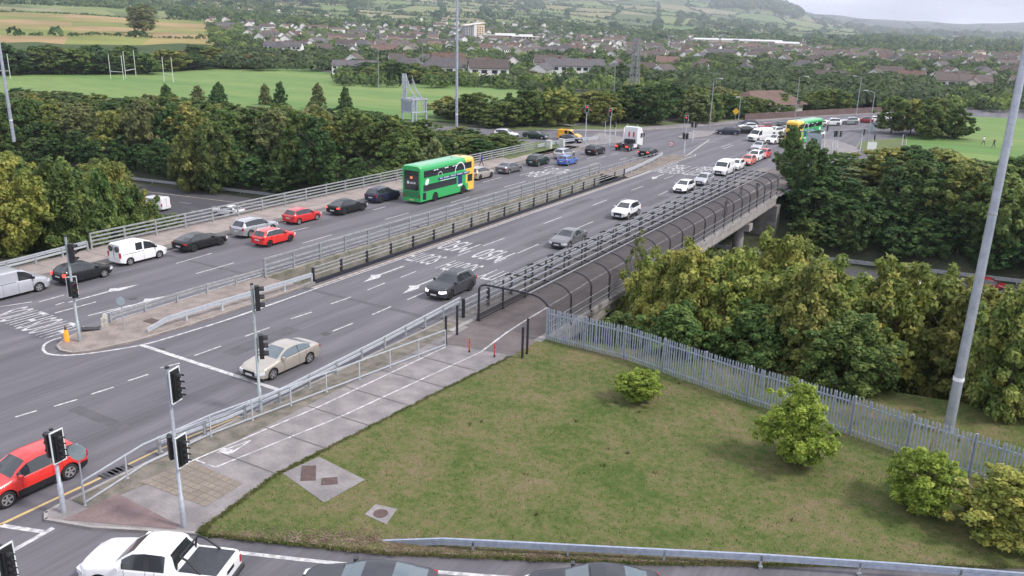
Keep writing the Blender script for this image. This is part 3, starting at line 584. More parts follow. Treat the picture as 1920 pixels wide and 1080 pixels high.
def body_meshes(kind,pm,glass,lower=None):
    T=TYPES[kind]; L,Wd,R=T['L'],T['W'],T['R']; wc=(T['wf'],T['wf']+T['wb']); ws,rw,sg=T['ws'],T['rw'],T['sg']
    xs=set(np.round(np.linspace(0,L,20),3)); Ra=R+.06
    for c in wc:
        for a in range(0,181,18): xs.add(round(c+Ra*math.cos(R_(a)),3))
        xs.add(round(c-Ra-.02,3)); xs.add(round(c+Ra+.02,3))
    for p in T['top']+T['belt']: xs.add(round(p[0],3))
    for p in [ws,rw,sg,T.get('sg2')]:
        if p: xs|={p[0],p[1]}
    for x in (.02,.06,.18,.3,L-.02,L-.06,L-.15): xs.add(round(x,3))
    seams=[sg[0]+.12,(sg[0]+ (sg[1] if not T.get('van') else 2.35))/2+.12] + ([] if T.get('van') else [min(sg[1]-.35,wc[1]-.28)])
    if T.get('van'): seams=[sg[0]+.05,sg[1]+.08,sg[1]+1.15]
    for s in seams: xs|={round(s,3),round(s+.018,3)}
    xs=sorted(x for x in xs if 0<=x<=L)
    q=[xs[0]]
    for x in xs[1:]:
        if x-q[-1]>.011: q.append(x)
    xs=q; sec=[]
    for x in xs:
        df,dr=x,L-x
        hw=Wd/2*(1-.26*(1-min(df/.55,1))**2.2)*(1-.13*(1-min(dr/.4,1))**2.2)
        zb=.2+.12*(1-min(df/.3,1))+.12*(1-min(dr/.4,1))
        zt=interp(T['top'],x); ze=min(interp(T['belt'],x),zt-.015); g=zt-ze; k=min(1,g/.42)
        z1=z2=zb; z3=zb+.42*(ze-zb)
        for c in wc:
            if abs(x-c)<Ra:
                za=R+math.sqrt(max(0,Ra*Ra-(x-c)**2)); z1=z2=max(zb,za)
        z2=max(z2,zb+.05); z3=max(z3,z2+.02); z4=max(ze-.07,z3+.015); ze=max(ze,z4+.015)
        if T.get('van'):
            a7,a8=.05,.10
        else: a7,a8=.19,.30
        wt=hw*(.955)
        S=[(0,max(zb,z1)),(hw*.75,z1),(hw*.975,z2),(hw*1.0,z3),(hw*.99,z4),(wt,ze),(wt-.015-.01*k,ze+min(.02,g*.3)),(hw*(.955-.02-a7*k),ze+g*(.85 if k>.5 else .7)),(hw*(.955-.06-(a8)*k-.1*(1-k)),ze+g*(.96 if k>.5 else .85)),(hw*.38,zt-.004),(0,zt)]
        sec.append(S)
    n=len(sec[0]); V=[];idx=[]
    for x,S in zip(xs,sec):
        ring=[]
        for (y,zz) in S: ring.append(len(V)); V.append((L/2-x,y,zz))
        for (y,zz) in S[-2:0:-1]: ring.append(len(V)); V.append((L/2-x,-y,zz))
        idx.append(ring)
    m=len(idx[0]); parts=('body','windscreen','rear_window','side_window_a','side_window_b','side_window_c','side_window_d')
    acc={k:([],[]) for k in parts}
    for i in range(len(xs)-1):
        xm=(xs[i]+xs[i+1])/2; gh=interp(T['top'],xm)-interp(T['belt'],xm)
        for j in range(m):
            j2=(j+1)%m; jj=j if j<n-1 else m-1-j    # segment index 0..n-2
            key='body'; mi=0
            if jj in (8,9) and ws[0]<xm<ws[1]: key='windscreen'
            elif jj in (8,9) and rw and rw[0]<xm<rw[1]: key='rear_window'
            elif jj==6 and gh>.2 and (sg[0]<xm<sg[1] or (T.get('sg2') and T['sg2'][0]<xm<T['sg2'][1])): key='side_window'
            if key=='side_window' and kind!='x':
                for s in seams[1:2]:
                    if abs(xm-s-.01)<.06: mi=1; key='body'
            if key=='side_window': key='side_window_'+'abcd'[(0 if xm<seams[1]+.01 else 1)+(0 if j<n else 2)]
            if key=='body':
                if jj in (0,): mi=1
                elif jj in (1,2) and any(abs(xm-c)<Ra for c in wc): mi=1 if jj==1 else 0
                elif jj in (2,3,4) and any(s<=xm<=s+.02 for s in seams): mi=1
                elif jj==1: mi=1
                elif lower and jj==2: mi=2
                elif jj==5 and gh>.2 and sg[0]<xm<sg[1]: mi=1
            vv,ff=acc[key]; b=len(vv); vv+=[V[idx[i][j]],V[idx[i][j2]],V[idx[i+1][j2]],V[idx[i+1][j]]]; ff.append(((b,b+3,b+2,b+1),mi))
    vv,ff=acc['body']
    for ring,rev in ((idx[0],False),(idx[-1],True)):
        b=len(vv); vv+=[V[k] for k in ring]; q=tuple(range(b,b+m)); ff.append((q[::-1] if rev else q,0))
    out={}
    for key,(vv,ff) in acc.items():
        if not ff: continue
        me=bpy.data.meshes.new(key); me.from_pydata(vv,[],[f for f,_ in ff])
        me.materials.append(pm if key=='body' else glass)
        if key=='body': me.materials.append(BLACK); me.materials.append(lower or BLACK)
        me.polygons.foreach_set('material_index',[a for _,a in ff])
        import bmesh
        bm=bmesh.new(); bm.from_mesh(me); bmesh.ops.remove_doubles(bm,verts=bm.verts,dist=.0015); bmesh.ops.recalc_face_normals(bm,faces=bm.faces)
        for f in bm.faces: f.smooth=len(f.verts)<6
        for e in bm.edges:
            if len(e.link_faces)==2:
                if e.calc_face_angle(0)>R_(38): e.smooth=False
        bm.to_mesh(me); bm.free(); out[key]=me
    return out
def vehicle(kind,name,pm,loc,hd,label,cat='car',group=None,glass=None,dark=False,lower=None,brake=False,lights=False,z0=0.,roof=None,extra=None,rails=True):
    "hd = heading angle of the nose in the world XY plane"
    T=TYPES[kind]; L,Wd,R=T['L'],T['W'],T['R']
    key=(kind,pm.name,(glass or GLASS).name,lower.name if lower else None)
    if key not in _body: _body[key]=body_meshes(kind,pm,glass or GLASS,lower)
    t=tag(empty(name,(loc[0],loc[1],z0),hd),label,cat,group)
    for k,me in _body[key].items(): link('side_window' if k.startswith('side') else k,me,t)
    add_wheels(t,L,T['wf'],T['wb'],R,Wd,dark)
    hz=interp(T['top'],.05); f=L/2; r=-L/2
    fw=Wd/2*.78
    for s in (-1,1):
        a=MB(); ze=interp(T['belt'],.12); q=[(f+.01,s*.5*Wd/2),(f+.006,s*.78*Wd/2),(f-.05,s*.83*Wd/2),(f-.34,s*.99*Wd/2),(f-.34,s*.8*Wd/2),(f-.1,s*.5*Wd/2)]; a.prism(q,ze-.13,ze+.035,bottom=True); a.build('headlight',LAMPON if lights else LAMPW,t)
        a=MB(); zt=interp(T['belt'],L-.1)
        if T.get('van'): a.box(r-.015,r+.1,s*(Wd/2*.86)-.07,s*(Wd/2*.86)+.07,.75,1.15)
        elif kind=='pickup': a.box(r-.012,r+.08,s*(Wd/2*.80)-.05,s*(Wd/2*.80)+.06,.72,1.0)
        elif kind=='suv': a.box(r+.0,r+.26,s*(Wd/2*.87)-.06,s*(Wd/2*.87)+.07,zt-.22,zt+.04)
        elif kind=='hatch': a.box(r-.005,r+.22,s*(Wd/2*.83)-.09,s*(Wd/2*.83)+.09,zt-.16,zt+.05)
        else: a.box(r-.01,r+.24,s*(Wd/2*.80)-.15,s*(Wd/2*.80)+.11,zt-.14,zt-.01)
        a.build('tail_light',LAMPRON if brake else LAMPR,t)
        a=MB(); x=f-T['ws'][0]-.28; zz=interp(T['belt'],T['ws'][0]+.3)+.08; y=Wd/2
        M=Matrix.Translation((x,s*(y+.06),zz)); a.box(-.07,.07,-.11,.09,-.06,.09,0,M); a.build('wing_mirror',pm if not T.get('van') else BLACK,t)
    a=MB(); a.box(f-.03,f+.012,-Wd/2*.48,Wd/2*.48,.40,interp(T['belt'],.12)+.03); a.box(f-.05,f+.006,-fw*.8,fw*.8,.26,.36); a.build('grille',BLACK,t)
    a=MB(); a.box(f+.012,f+.022,-.26,.26,.40,.51); a.build('number_plate',PLATE,t)
    a=MB(); zp=.62 if kind in('hatch','suv','minivan','van','bigvan') else .5
    a.box(r-.02,r+.02,-.26,.26,zp,zp+.11); a.build('number_plate',PLATE,t)
    if kind in('sedan','coupe','hatch','suv'):
        a=MB()
        for s in (-1,1):
            for xx in (T['sg'][0]+.95,T['sg'][0]+1.75): 
                zz=interp(T['belt'],xx)-.12; a.box(f-xx-.09,f-xx+.09,s*(Wd/2*.99)-.02,s*(Wd/2*.99)+.025,zz-.015,zz+.015)
        a.build('door_handle',pm if not dark else BLACK,t)
    if T.get('rail') and rails:
        for s in (-1,1):
            a=MB(); a.tube([(f-2.05,s*Wd/2*.72,1.60),(f-2.3,s*Wd/2*.72,1.68),(f-3.6,s*Wd/2*.72,1.66),(f-3.9,s*Wd/2*.72,1.57)],.02,6); a.build('roof_rail',RIM,t)
    if T.get('van') and kind!='minivan':
        a=MB(); a.box(r-.008,r+.01,-.01,.01,.6,interp(T['top'],L-.4)-.1); a.box(f-4.6,f-2.5,-Wd/2-.004,-Wd/2+.01,1.12,1.15); a.build('door_seam',BLACK,t)
    if kind=='minivan':
        for s in (-1,1):
            a=MB(); a.tube([(r+.04,s*.4,1.42),(r-.02,s*.4,1.42)],.24,14); 
            a.build('rear_window',GLASS,t)
        a=MB(); a.box(f-4.15,f-2.3,-Wd/2-.006,-Wd/2+.01,.98,1.01); a.box(f-4.15,f-2.3,Wd/2-.01,Wd/2+.006,.98,1.01);a.box(r-.012,r+.02,-.012,.012,.6,1.7); a.build('door_seam',BLACK,t)
    if T.get('pick'):
        a=MB(); a.box(r+.14,r+1.52,-.72,.72,1.135,1.172); a.build('bed_cover',mat('bed_cover_vinyl',(.035,.037,.045),.5,.15,10),t)
        for s in (-1,1):
            a=MB(); a.tube([(r+1.62,s*.66,1.15),(r+1.55,s*.66,1.55),(r+1.45,s*.62,1.68),(r+1.2,s*.66,1.6),(r+.75,s*.72,1.2),(r+.7,s*.72,1.14)],.04,8)
            if s>0: a.tube([(r+1.47,-.62,1.67),(r+1.47,.62,1.67)],.035,8)
            a.build('roll_bar',BLACK,t)
        a=MB(); a.box(r-.12,r+.02,-.8,.8,.48,.62); a.build('bumper',RIMD,t)
        a=MB(); a.box(r-.012,r+.02,-.25,.25,.86,1.0); a.build('tailgate_badge',BLACK,t)
    if extra: extra(t,f,r,Wd)
    return t
UP,DN=math.pi/2,-math.pi/2
def at_wheel(kind,a,hd,front=True,side=None,z=0.):
    "vehicle centre from the pixel where a visible-side wheel meets the road"
    T=TYPES[kind]; x,y=W(a[0],a[1],z); wx=T['L']/2-(T['wf'] if front else T['wf']+T['wb']); 
    if side is None: side=-1 if hd==UP else 1     # local y of the wheel nearest the camera
    wy=side*(T['W']/2-.03); c,s=math.cos(hd),math.sin(hd)
    return (x-(c*wx-s*wy),y-(s*wx+c*wy))
P_WHITE=paint('white_paint',(.70,.70,.72)); P_SILV=paint('silver_paint',(.42,.43,.45),.3,.5); P_BEIGE=paint('champagne_paint',(.42,.38,.33),.32,.45)
P_RED=paint('red_paint',(.52,.018,.02)); P_RED2=paint('bright_red_paint',(.62,.025,.02)); P_ORNG=paint('orange_red_paint',(.55,.11,.06)); P_BLK=paint('black_paint',(.012,.013,.015)); P_NAVY=paint('navy_paint',(.018,.022,.05))
P_GRY=paint('dark_grey_paint',(.045,.047,.055),.3,.3); P_DGRN=paint('dark_green_paint',(.012,.03,.022)); P_BLUE=paint('blue_paint',(.05,.13,.42)); P_YEL=paint('yellow_paint',(.75,.38,.02)); P_MID=paint('mid_grey_paint',(.13,.13,.14),.3,.3); P_LGRY=paint('van_grey_paint',(.40,.41,.45),.35,.2); P_BRGD=paint('dark_red_paint',(.2,.012,.015)); P_CRM=paint('cream_paint',(.6,.55,.48))
G1='cars queuing away from the camera on the far bridge deck'; G2_='cars coming towards the camera on the near bridge deck'; G3='vehicles crossing the distant junction'; G4='vehicles on the sunken motorway'; G5='cars on the slip road at the foot of the picture'
V=vehicle
V('van','van',P_LGRY,at_wheel('van',(75,547),UP),UP,'pale grey panel van cut by the left edge of the picture behind the black estate','van',G1)
V('hatch','parked_car' if 0 else 'car',P_BLK,at_wheel('hatch',(197,520),UP),UP,'black hatchback with a lit brake lamp partly behind the signal pole','car',G1,brake=True)
V('minivan','van',P_WHITE,at_wheel('minivan',(300,484),UP),UP,'small white van with round rear windows and white wheel trims in the queue','van',G1)
V('coupe','car',P_BLK,at_wheel('coupe',(415,460),UP),UP,'low black fastback coupe ahead of the small white van','car',G1,dark=True,glass=GLASS)
V('suv','car',P_SILV,at_wheel('suv',(471,446),UP,False),UP,'silver compact SUV with roof rails beside the nearer red hatchback','car',G1)
def arch_extra(t,f,r,Wd):
    for s in (-1,1):
        a=MB(); a.bar((f-3.62,s*(Wd/2*.86),1.02),(f-3.2,s*(Wd/2*.735),1.40),.03,.10); a.bar((f-3.22,s*(Wd/2*.735),1.405),(f-1.85,s*(Wd/2*.72),1.39),.03,.06); a.build('roof_arch',P_WHITE,t)
V('hatch','car',P_RED2,at_wheel('hatch',(545,453),UP),UP,'red hatchback with a pale silver roof arch, the nearer of the two red cars','car',G1,dark=True,extra=arch_extra)
V('hatch','car',P_RED,at_wheel('hatch',(595,413),UP),UP,'plain red hatchback with silver wheel trims in the kerb lane, ahead of the silver SUV','car',G1)
V('sedan','car',P_BLK,at_wheel('sedan',(681,395),UP),UP,'black saloon with a bright red tail light behind the navy SUV','car',G1,dark=True,brake=True)
V('suv','car',P_NAVY,at_wheel('suv',(744,374),UP),UP,'navy blue SUV beside the tail of the green bus','car',G1,dark=True)
V('suv','car',P_BLK,(-59.4,80.2),UP,'dark car mostly hidden behind the rear corner of the green bus','car',G1)
V('suv','car',P_BEIGE,at_wheel('suv',(921,333),UP),UP,'boxy beige grey four by four just ahead of the green bus','car',G1,dark=True)
V('sedan','car',P_MID,at_wheel('sedan',(975,321.5),UP),UP,'grey saloon in front of the beige four by four','car',G1)
V('suv','car',P_DGRN,at_wheel('suv',(1027,308),UP),UP,'very dark estate with a pale roof next to the painted road words','car',G1,dark=False)
V('suv','car',P_SILV,(-58.3,114.5),UP,'silver SUV half hidden behind the small blue car','car',G1)
V('hatch','car',P_BLUE,at_wheel('hatch',(1080,307.5),UP),UP,'bright blue hatchback in the middle lane','car',G1)
V('suv','car',P_BLK,at_wheel('suv',(1132,288.5),UP),UP,'black SUV behind the white tractor unit','car',G1)
V('sedan','car',P_BLK,at_wheel('sedan',(1231,291),UP),UP,'black saloon with red lamps to the right of the white tractor unit','car',G1,brake=True)
# towards the camera
V('sedan','car',P_BEIGE,at_wheel('sedan',(513,712),DN),DN,'champagne silver saloon waiting at the white stop line','car',G2_,glass=GLASS2)
V('suv','car',P_GRY,at_wheel('suv',(845,562),DN),DN,'dark grey SUV driving towards the camera beside the painted words','car',G2_,lights=True,dark=True)
V('sedan','car',P_MID,at_wheel('sedan',(1068,467),DN),DN,'dark silver saloon beside the middle of the caged walkway','car',G2_)
V('suv','car',P_WHITE,at_wheel('suv',(1178,412),DN),DN,'white crossover with black trim next to the hooped cage','car',G2_,lower=BLACK)
V('hatch','car',P_WHITE,at_wheel('hatch',(1288,363),DN),DN,'white hatchback with a dark lower bumper leading the oncoming queue','car',G2_,lights=True,lower=BLACK)
V('hatch','car',P_SILV,at_wheel('hatch',(1325,349),DN),DN,'silvery white car directly behind the first white hatchback','car',G2_)
V('van','van',P_WHITE,at_wheel('van',(1362,330),DN),DN,'white panel van in the oncoming queue','van',G2_)
V('hatch','car',P_WHITE,at_wheel('hatch',(1386,320),DN),DN,'small white car behind the oncoming white van','car',G2_)
V('hatch','car',P_ORNG,at_wheel('hatch',(1408,311),DN),DN,'orange red car in the oncoming queue, nearer than the other red one','car',G2_)
V('suv','car',P_WHITE,at_wheel('suv',(1421,304),DN),DN,'white car between the two red cars of the oncoming queue','car',G2_)
V('hatch','car',P_RED,at_wheel('hatch',(1437,298),DN),DN,'red car at the far end of the oncoming queue','car',G2_)
V('sedan','car',P_SILV,at_wheel('sedan',(1428,284),DN),DN,'pale saloon at the mouth of the bridge lanes beyond the red car','car',G2_)
# bottom
V('suv','car',P_RED2,at_wheel('suv',(17,952),DN),DN,'red crossover turning at the lower left behind the twin signal heads','car',None,lower=BLACK,rails=False)
sa=math.atan2(7.5,16.3); H5=math.pi+R_(23)
V('pickup','pickup_truck',P_WHITE,(-22.95,15.15),H5,'white double cab pickup with a black bed cover and roll bars','pickup',G5)
x,y=W(688,1130); V('coupe','car',P_GRY,(x,y),math.pi+R_(27),'dark grey car whose roof shows at the bottom edge left of the other one','car',G5,glass=GLASS2,dark=True)
x,y=W(1110,1140); V('sedan','car',P_GRY,(x,y),math.pi+R_(29),'grey saloon with an open sunroof cut off by the bottom edge','car',G5,glass=GLASS2,extra=lambda t,f,r,Wd:MB().box(f-2.75,f-2.25,-.45,.45,1.47,1.487).build('sunroof',GLASS,t))
# slip road on the left
def vc(kind,name,pm,a,hd,label,cat='car',group=G3,z=0.,**k):
    x,y=W(a[0],a[1],z); return V(kind,name,pm,(x,y),hd,label,cat,group,z0=z,**k)
vc('suv','car',P_WHITE,(949,259),R_(10),'white SUV on the slip road above the grass triangle')
vc('sedan','car',P_DGRN,(1005,260),R_(8),'dark green saloon on the slip road behind the white SUV\'s queue')
vc('minivan','van',P_YEL,(1068,262),R_(5),'bright yellow small van beside the far signals','van')
vc('hatch','car',P_BLK,(1071,268),R_(5),'black hatchback in front of the yellow van')
vc('hatch','car',P_SILV,(886,259),R_(10),'pale car half hidden by the bush at the end of the slip road')
# far junction
F=[('sedan',P_NAVY,1364,252,R_(200),'dark blue saloon crossing left at the junction, the leftmost of the crossing cars','car'),
('sedan',P_BLK,1394,250,R_(205),'black saloon directly behind the leftmost crossing car','car'),
('hatch',P_WHITE,1401,243,R_(215),'white hatchback behind the two dark crossing cars','car'),
('hatch',P_NAVY,1402,237,R_(210),'dark blue hatchback nearest the brick wall at the junction','car'),
('bigvan',P_WHITE,1424,264,R_(-112),'tall white van with a green and blue band facing the camera at the junction','van'),
('hatch',P_BRGD,1433,243,R_(-115),'dark red car behind the tall white van','car'),
('suv',P_BLK,1456,242,R_(-118),'black SUV in the back row of the junction queue','car'),
('suv',P_WHITE,1451,253,R_(-112),'white SUV between the tall van and the bus','car'),
('hatch',P_SILV,1470,249,R_(-112),'silver hatchback beside the bus in the junction queue','car'),
('suv',P_WHITE,1453,269,R_(-110),'white and black SUV at the front of the junction queue with headlights on','car'),
('sedan',P_BLK,1470,263,R_(-110),'black saloon just left of the green and yellow bus','car'),
('hatch',P_CRM,1532,237,R_(-140),'cream hatchback just beyond the green and yellow bus','car'),
('suv',P_WHITE,1557,235,R_(-145),'white car on the curved road, second beyond the bus','car'),
('suv',P_SILV,1591,233,R_(-145),'silver SUV on the curved road, third beyond the bus','car'),
('hatch',P_BRGD,1619,230,R_(-148),'dark red car close behind the silver SUV on the curve','car'),
('hatch',P_WHITE,1636,229,R_(-148),'white hatchback tailing the dark red car on the curve','car'),
('suv',P_GRY,1654,238,R_(-140),'dark grey SUV nearest the edge of the far curved road','car'),
('hatch',P_WHITE,1527,257,R_(-125),'white car in the right turn lane behind the traffic signals','car'),
('van',P_WHITE,1662,226,R_(-148),'white van at the far end of the curved road','van')]
for k,c,a,b,h,l,ct in F:
    x,y=W(a,b); V(k,'van' if ct=='van' else 'car',c,(x,y),h,l,ct,G3,lights='headlights on' in l)
def band(t,f,r,Wd): pass
# motorway
for k,c,a,b,s,l,ct in (('bigvan',P_NAVY,1528,520,1,'dark van on the sunken motorway seen above the bushes','van'),('hatch',P_SILV,1520,537,1,'silver car beside the dark van on the sunken motorway','car'),('van',P_WHITE,1708,556,1,'white van roof showing over the bushes on the motorway','van'),('hatch',P_BRGD,1852,545,1,'red car beyond the tall mast on the sunken motorway','car'),('van',P_WHITE,287,392,1,'white van seen through the bushes at the left of the motorway','van'),('sedan',P_WHITE,428,403,1,'white car seen through the rails of the outer parapet','car'),('suv',P_SILV,262,402,1,'silver car on the motorway behind the leafy bush','car')):
    x,y=W(a,b,-6.97); V(k,'van' if ct=='van' else 'car',c,(x,y),math.atan(.16)+(math.pi if a<500 else 0),l,ct,G4,z0=-6.97)
# ------------------------------------------------------------------ double decker bus
BGRN=paint('bus_green',(.03,.36,.10)); BYEL=paint('bus_yellow',(.78,.50,.06)); BNAVY=mat('advert_navy',(.02,.03,.14),.4)
def bus(loc,hd,label,lod=1,gm=BGRN,ym=BYEL,ym0=.78):
    t=tag(empty('double_decker_bus',(*loc,0),hd),label,'bus'); L,Wd,H=10.9,2.54,4.32; f,r=L/2,-L/2
    xs=[0,.04,.15,.4,.8,1.5]+list(np.linspace(2.0,L-.8,12))+[L-.3,L-.1,L-.02,L]; wcs=(2.55,8.15); Ra=.58
    for c in wcs:
        for a in range(0,181,20): xs.append(c+Ra*math.cos(R_(a)))
    xs+= [2.05,2.06]; xs=sorted(set(np.round(xs,3))); V_=[];rings=[]
    for x in xs:
        df,dr=x,L-x; k=1-.10*(1-min(df/.7,1))**2-.03*(1-min(dr/.25,1))**2; hw=Wd/2*k; zt=H-.35*(1-min(df/.6,1))**2-.10*(1-min(dr/.3,1))**2
        z1=.30
        for c in wcs:
            if abs(x-c)<Ra: z1=max(z1,.48+math.sqrt(Ra*Ra-(x-c)**2))
        S=[(0,z1),(hw*.9,z1),(hw,z1+.04),(hw,1.2),(hw,2.2),(hw,2.9),(hw*.995,zt-.42),(hw*.97,zt-.2),(hw*.87,zt-.06),(hw*.5,zt-.005),(0,zt)]
        ring=[]
        for y,zz in S: ring.append(len(V_)); V_.append((f-x,y,zz))
        for y,zz in S[-2:0:-1]: ring.append(len(V_)); V_.append((f-x,-y,zz))
        rings.append(ring)
    n=11;m=len(rings[0]); b=MB(); Fs=[];Ms=[]
    for i in range(len(xs)-1):
        xm=(xs[i]+xs[i+1])/2
        for j in range(m):
            j2=(j+1)%m; jj=j if j<n-1 else m-1-j; zc=sum(V_[q][2] for q in (rings[i][j],rings[i][j2]))/2
            Fs.append((rings[i][j],rings[i+1][j],rings[i+1][j2],rings[i][j2])); Ms.append(2 if jj==0 else (1 if xm<1.55+ .35*zc*.4 else 0))
    Fs+=[tuple(rings[0]),tuple(rings[-1][::-1])]; Ms+=[1,0]
    b.v=V_; b.f=Fs; b.m=Ms; b.sm=[True]*(len(Fs)-2)+[False]*2
    me=b.mesh('body',[gm,ym,BLACK]); import bmesh; bm=bmesh.new(); bm.from_mesh(me); bmesh.ops.recalc_face_normals(bm,faces=bm.faces)
    for e in bm.edges:
        if len(e.link_faces)==2 and e.calc_face_angle(0)>R_(35): e.smooth=False
    bm.to_mesh(me); bm.free(); link('body',me,t)
    for s in (-1,1):
        y=s*(Wd/2+.004)
        def pan(name,x0,x1,z0,z1,m,e=0,sl=0):
            a=MB(); yy=y+s*e; a.add([(f-x0,yy,z0),(f-x1,yy,z0),(f-x1-sl,yy,z1),(f-x0-sl*0,yy,z1),(f-x0,yy-s*.02,z0),(f-x1,yy-s*.02,z0),(f-x1-sl,yy-s*.02,z1),(f-x0,yy-s*.02,z1)],[(0,1,2,3),(7,6,5,4),(0,4,5,1),(1,5,6,2),(2,6,7,3),(3,7,4,0)]); return a.build(name,m,t)
        pan('upper_window',.75,10.3,2.95,3.72,GLASS); pan('lower_window',3.9,10.4,1.42,2.15,GLASS); pan('cab_window',.55,1.6,1.35,2.2,GLASS)
        pan('advert_panel',1.2,7.6,2.3,2.62,BNAVY,.004); 
        pan('poster',2.75,3.6,1.25,2.35,BNAVY,.004); pan('poster_strip',2.7,3.65,1.05,1.3,P_WHITE,.007)
        a=MB()
        for q in range(22): 
            x0=1.4+q*.27
            if q%5!=4: a.box(f-x0-.2,f-x0,y-.002,y+s*.012,2.48 if q%2 else 2.46,2.56)
        for q in range(10):
            x0=4.2+q*.3; a.box(f-x0-.22,f-x0,y-.002,y+s*.012,2.2,2.27)
        for x0 in (3.9,4.4,5.6,6.0,7.6,8.1): a.box(f-x0-.33,f-x0,y-.002,y+s*.012,3.55,3.66)
        a.build('advert_lettering',mat('advert_white',(.75,.77,.8),.5),t)
        a=MB()   # pale arches painted over the windows
        for cx,R0 in ((3.2,.95),(7.2,.42)):
            zb=2.75 if R0>.5 else 2.8
            for k in range(12):
                a0,a1=R_(k*15),R_((k+1)*15); q=lambda R,an:(f-cx-R*math.cos(an),y+s*.014,zb+R*math.sin(an)*1.1)
                w=.12 if R0>.5 else .05
                a.add([q(R0,a0),q(R0+w,a0),q(R0+w,a1),q(R0,a1)],[(0,1,2,3) if s<0 else (3,2,1,0)])
        a.build('advert_arch',mat('advert_white',(.75,.77,.8),.5),t)
        a=MB(); k=20; a.add([(f-9.7+.33*math.cos(2*math.pi*i/k)+.12*math.sin(2*math.pi*i/k),y+s*.012,2.45+.36*math.sin(2*math.pi*i/k)) for i in range(k)],[tuple(range(k)) if s<0 else tuple(range(k))[::-1]]); a.build('advert_leaf',mat('advert_white',(.75,.77,.8),.5),t)
        pan('engine_vent',9.9,10.5,.5,1.3,BLACK,.003)
    a=MB(); a.box(r-.012,r+.02,-1.0,1.0,1.55,3.75); a.build('rear_window',GLASS,t)
    a=MB(); a.box(r-.022,r-.01,-.17,.17,2.85,3.1); a.build('route_number',mat('route_orange',(.5,.12,.04),.5,emit=(1,.3,.1,.5)),t)
    a=MB(); 
    for q in range(4): a.box(r-.022,r-.01,.05-q*.2,.19-q*.2,2.3,2.42+.08*(q%2))
    a.box(r-.022,r-.01,.3,.6,2.25,2.55); a.build('rear_lettering',P_WHITE,t)
    a=MB(); a.box(r-.02,r+.02,-1.05,1.05,.75,1.45); a.build('engine_cover',mat('bus_engine_cover',(.03,.16,.06),.6,.2,4),t)
    a=MB(); a.box(r-.03,r+.01,-.3,.3,.42,.55); a.build('number_plate',mat('rear_plate',(.6,.5,.2),.5),t)
    for s in (-1,1):
        a=MB(); a.box(r-.03,r+.03,s*1.12-.07,s*1.12+.07,.7,1.15); a.build('tail_light',LAMPR,t)
    a=MB(); a.box(f-.03,f+.02,-1.05,1.05,1.2,2.3); a.box(f-.12,f+.0,-1.0,1.0,2.9,3.6); a.build('windscreen',GLASS,t)
    tm,r1,r2=wheel_mesh(.48)
    for ax in wcs:
        for s in (-1,1): w=link('wheel',tm,t,(f-ax,s*(Wd/2-.14),.48)); link('rim',r2,w)
    a=MB(); a.box(f-1.5,f-1.2,-.15,.15,H-.01,H+.05); a.box(f-3.2,f-3.0,-.1,.1,H-.01,H+.04); a.build('roof_vent',mat('bus_vent',(.25,.2,.12),.7),t)
    return t
x,y=W(789,385); bus((x-1.27,y+5.45),UP,'green and yellow double decker bus with a blue advert strip on the bridge')
x,y=W(1502,268); bus((x,y+1),R_(-101),'yellow and green double decker bus behind a treetop at the far junction',gm=BGRN,ym=BYEL)
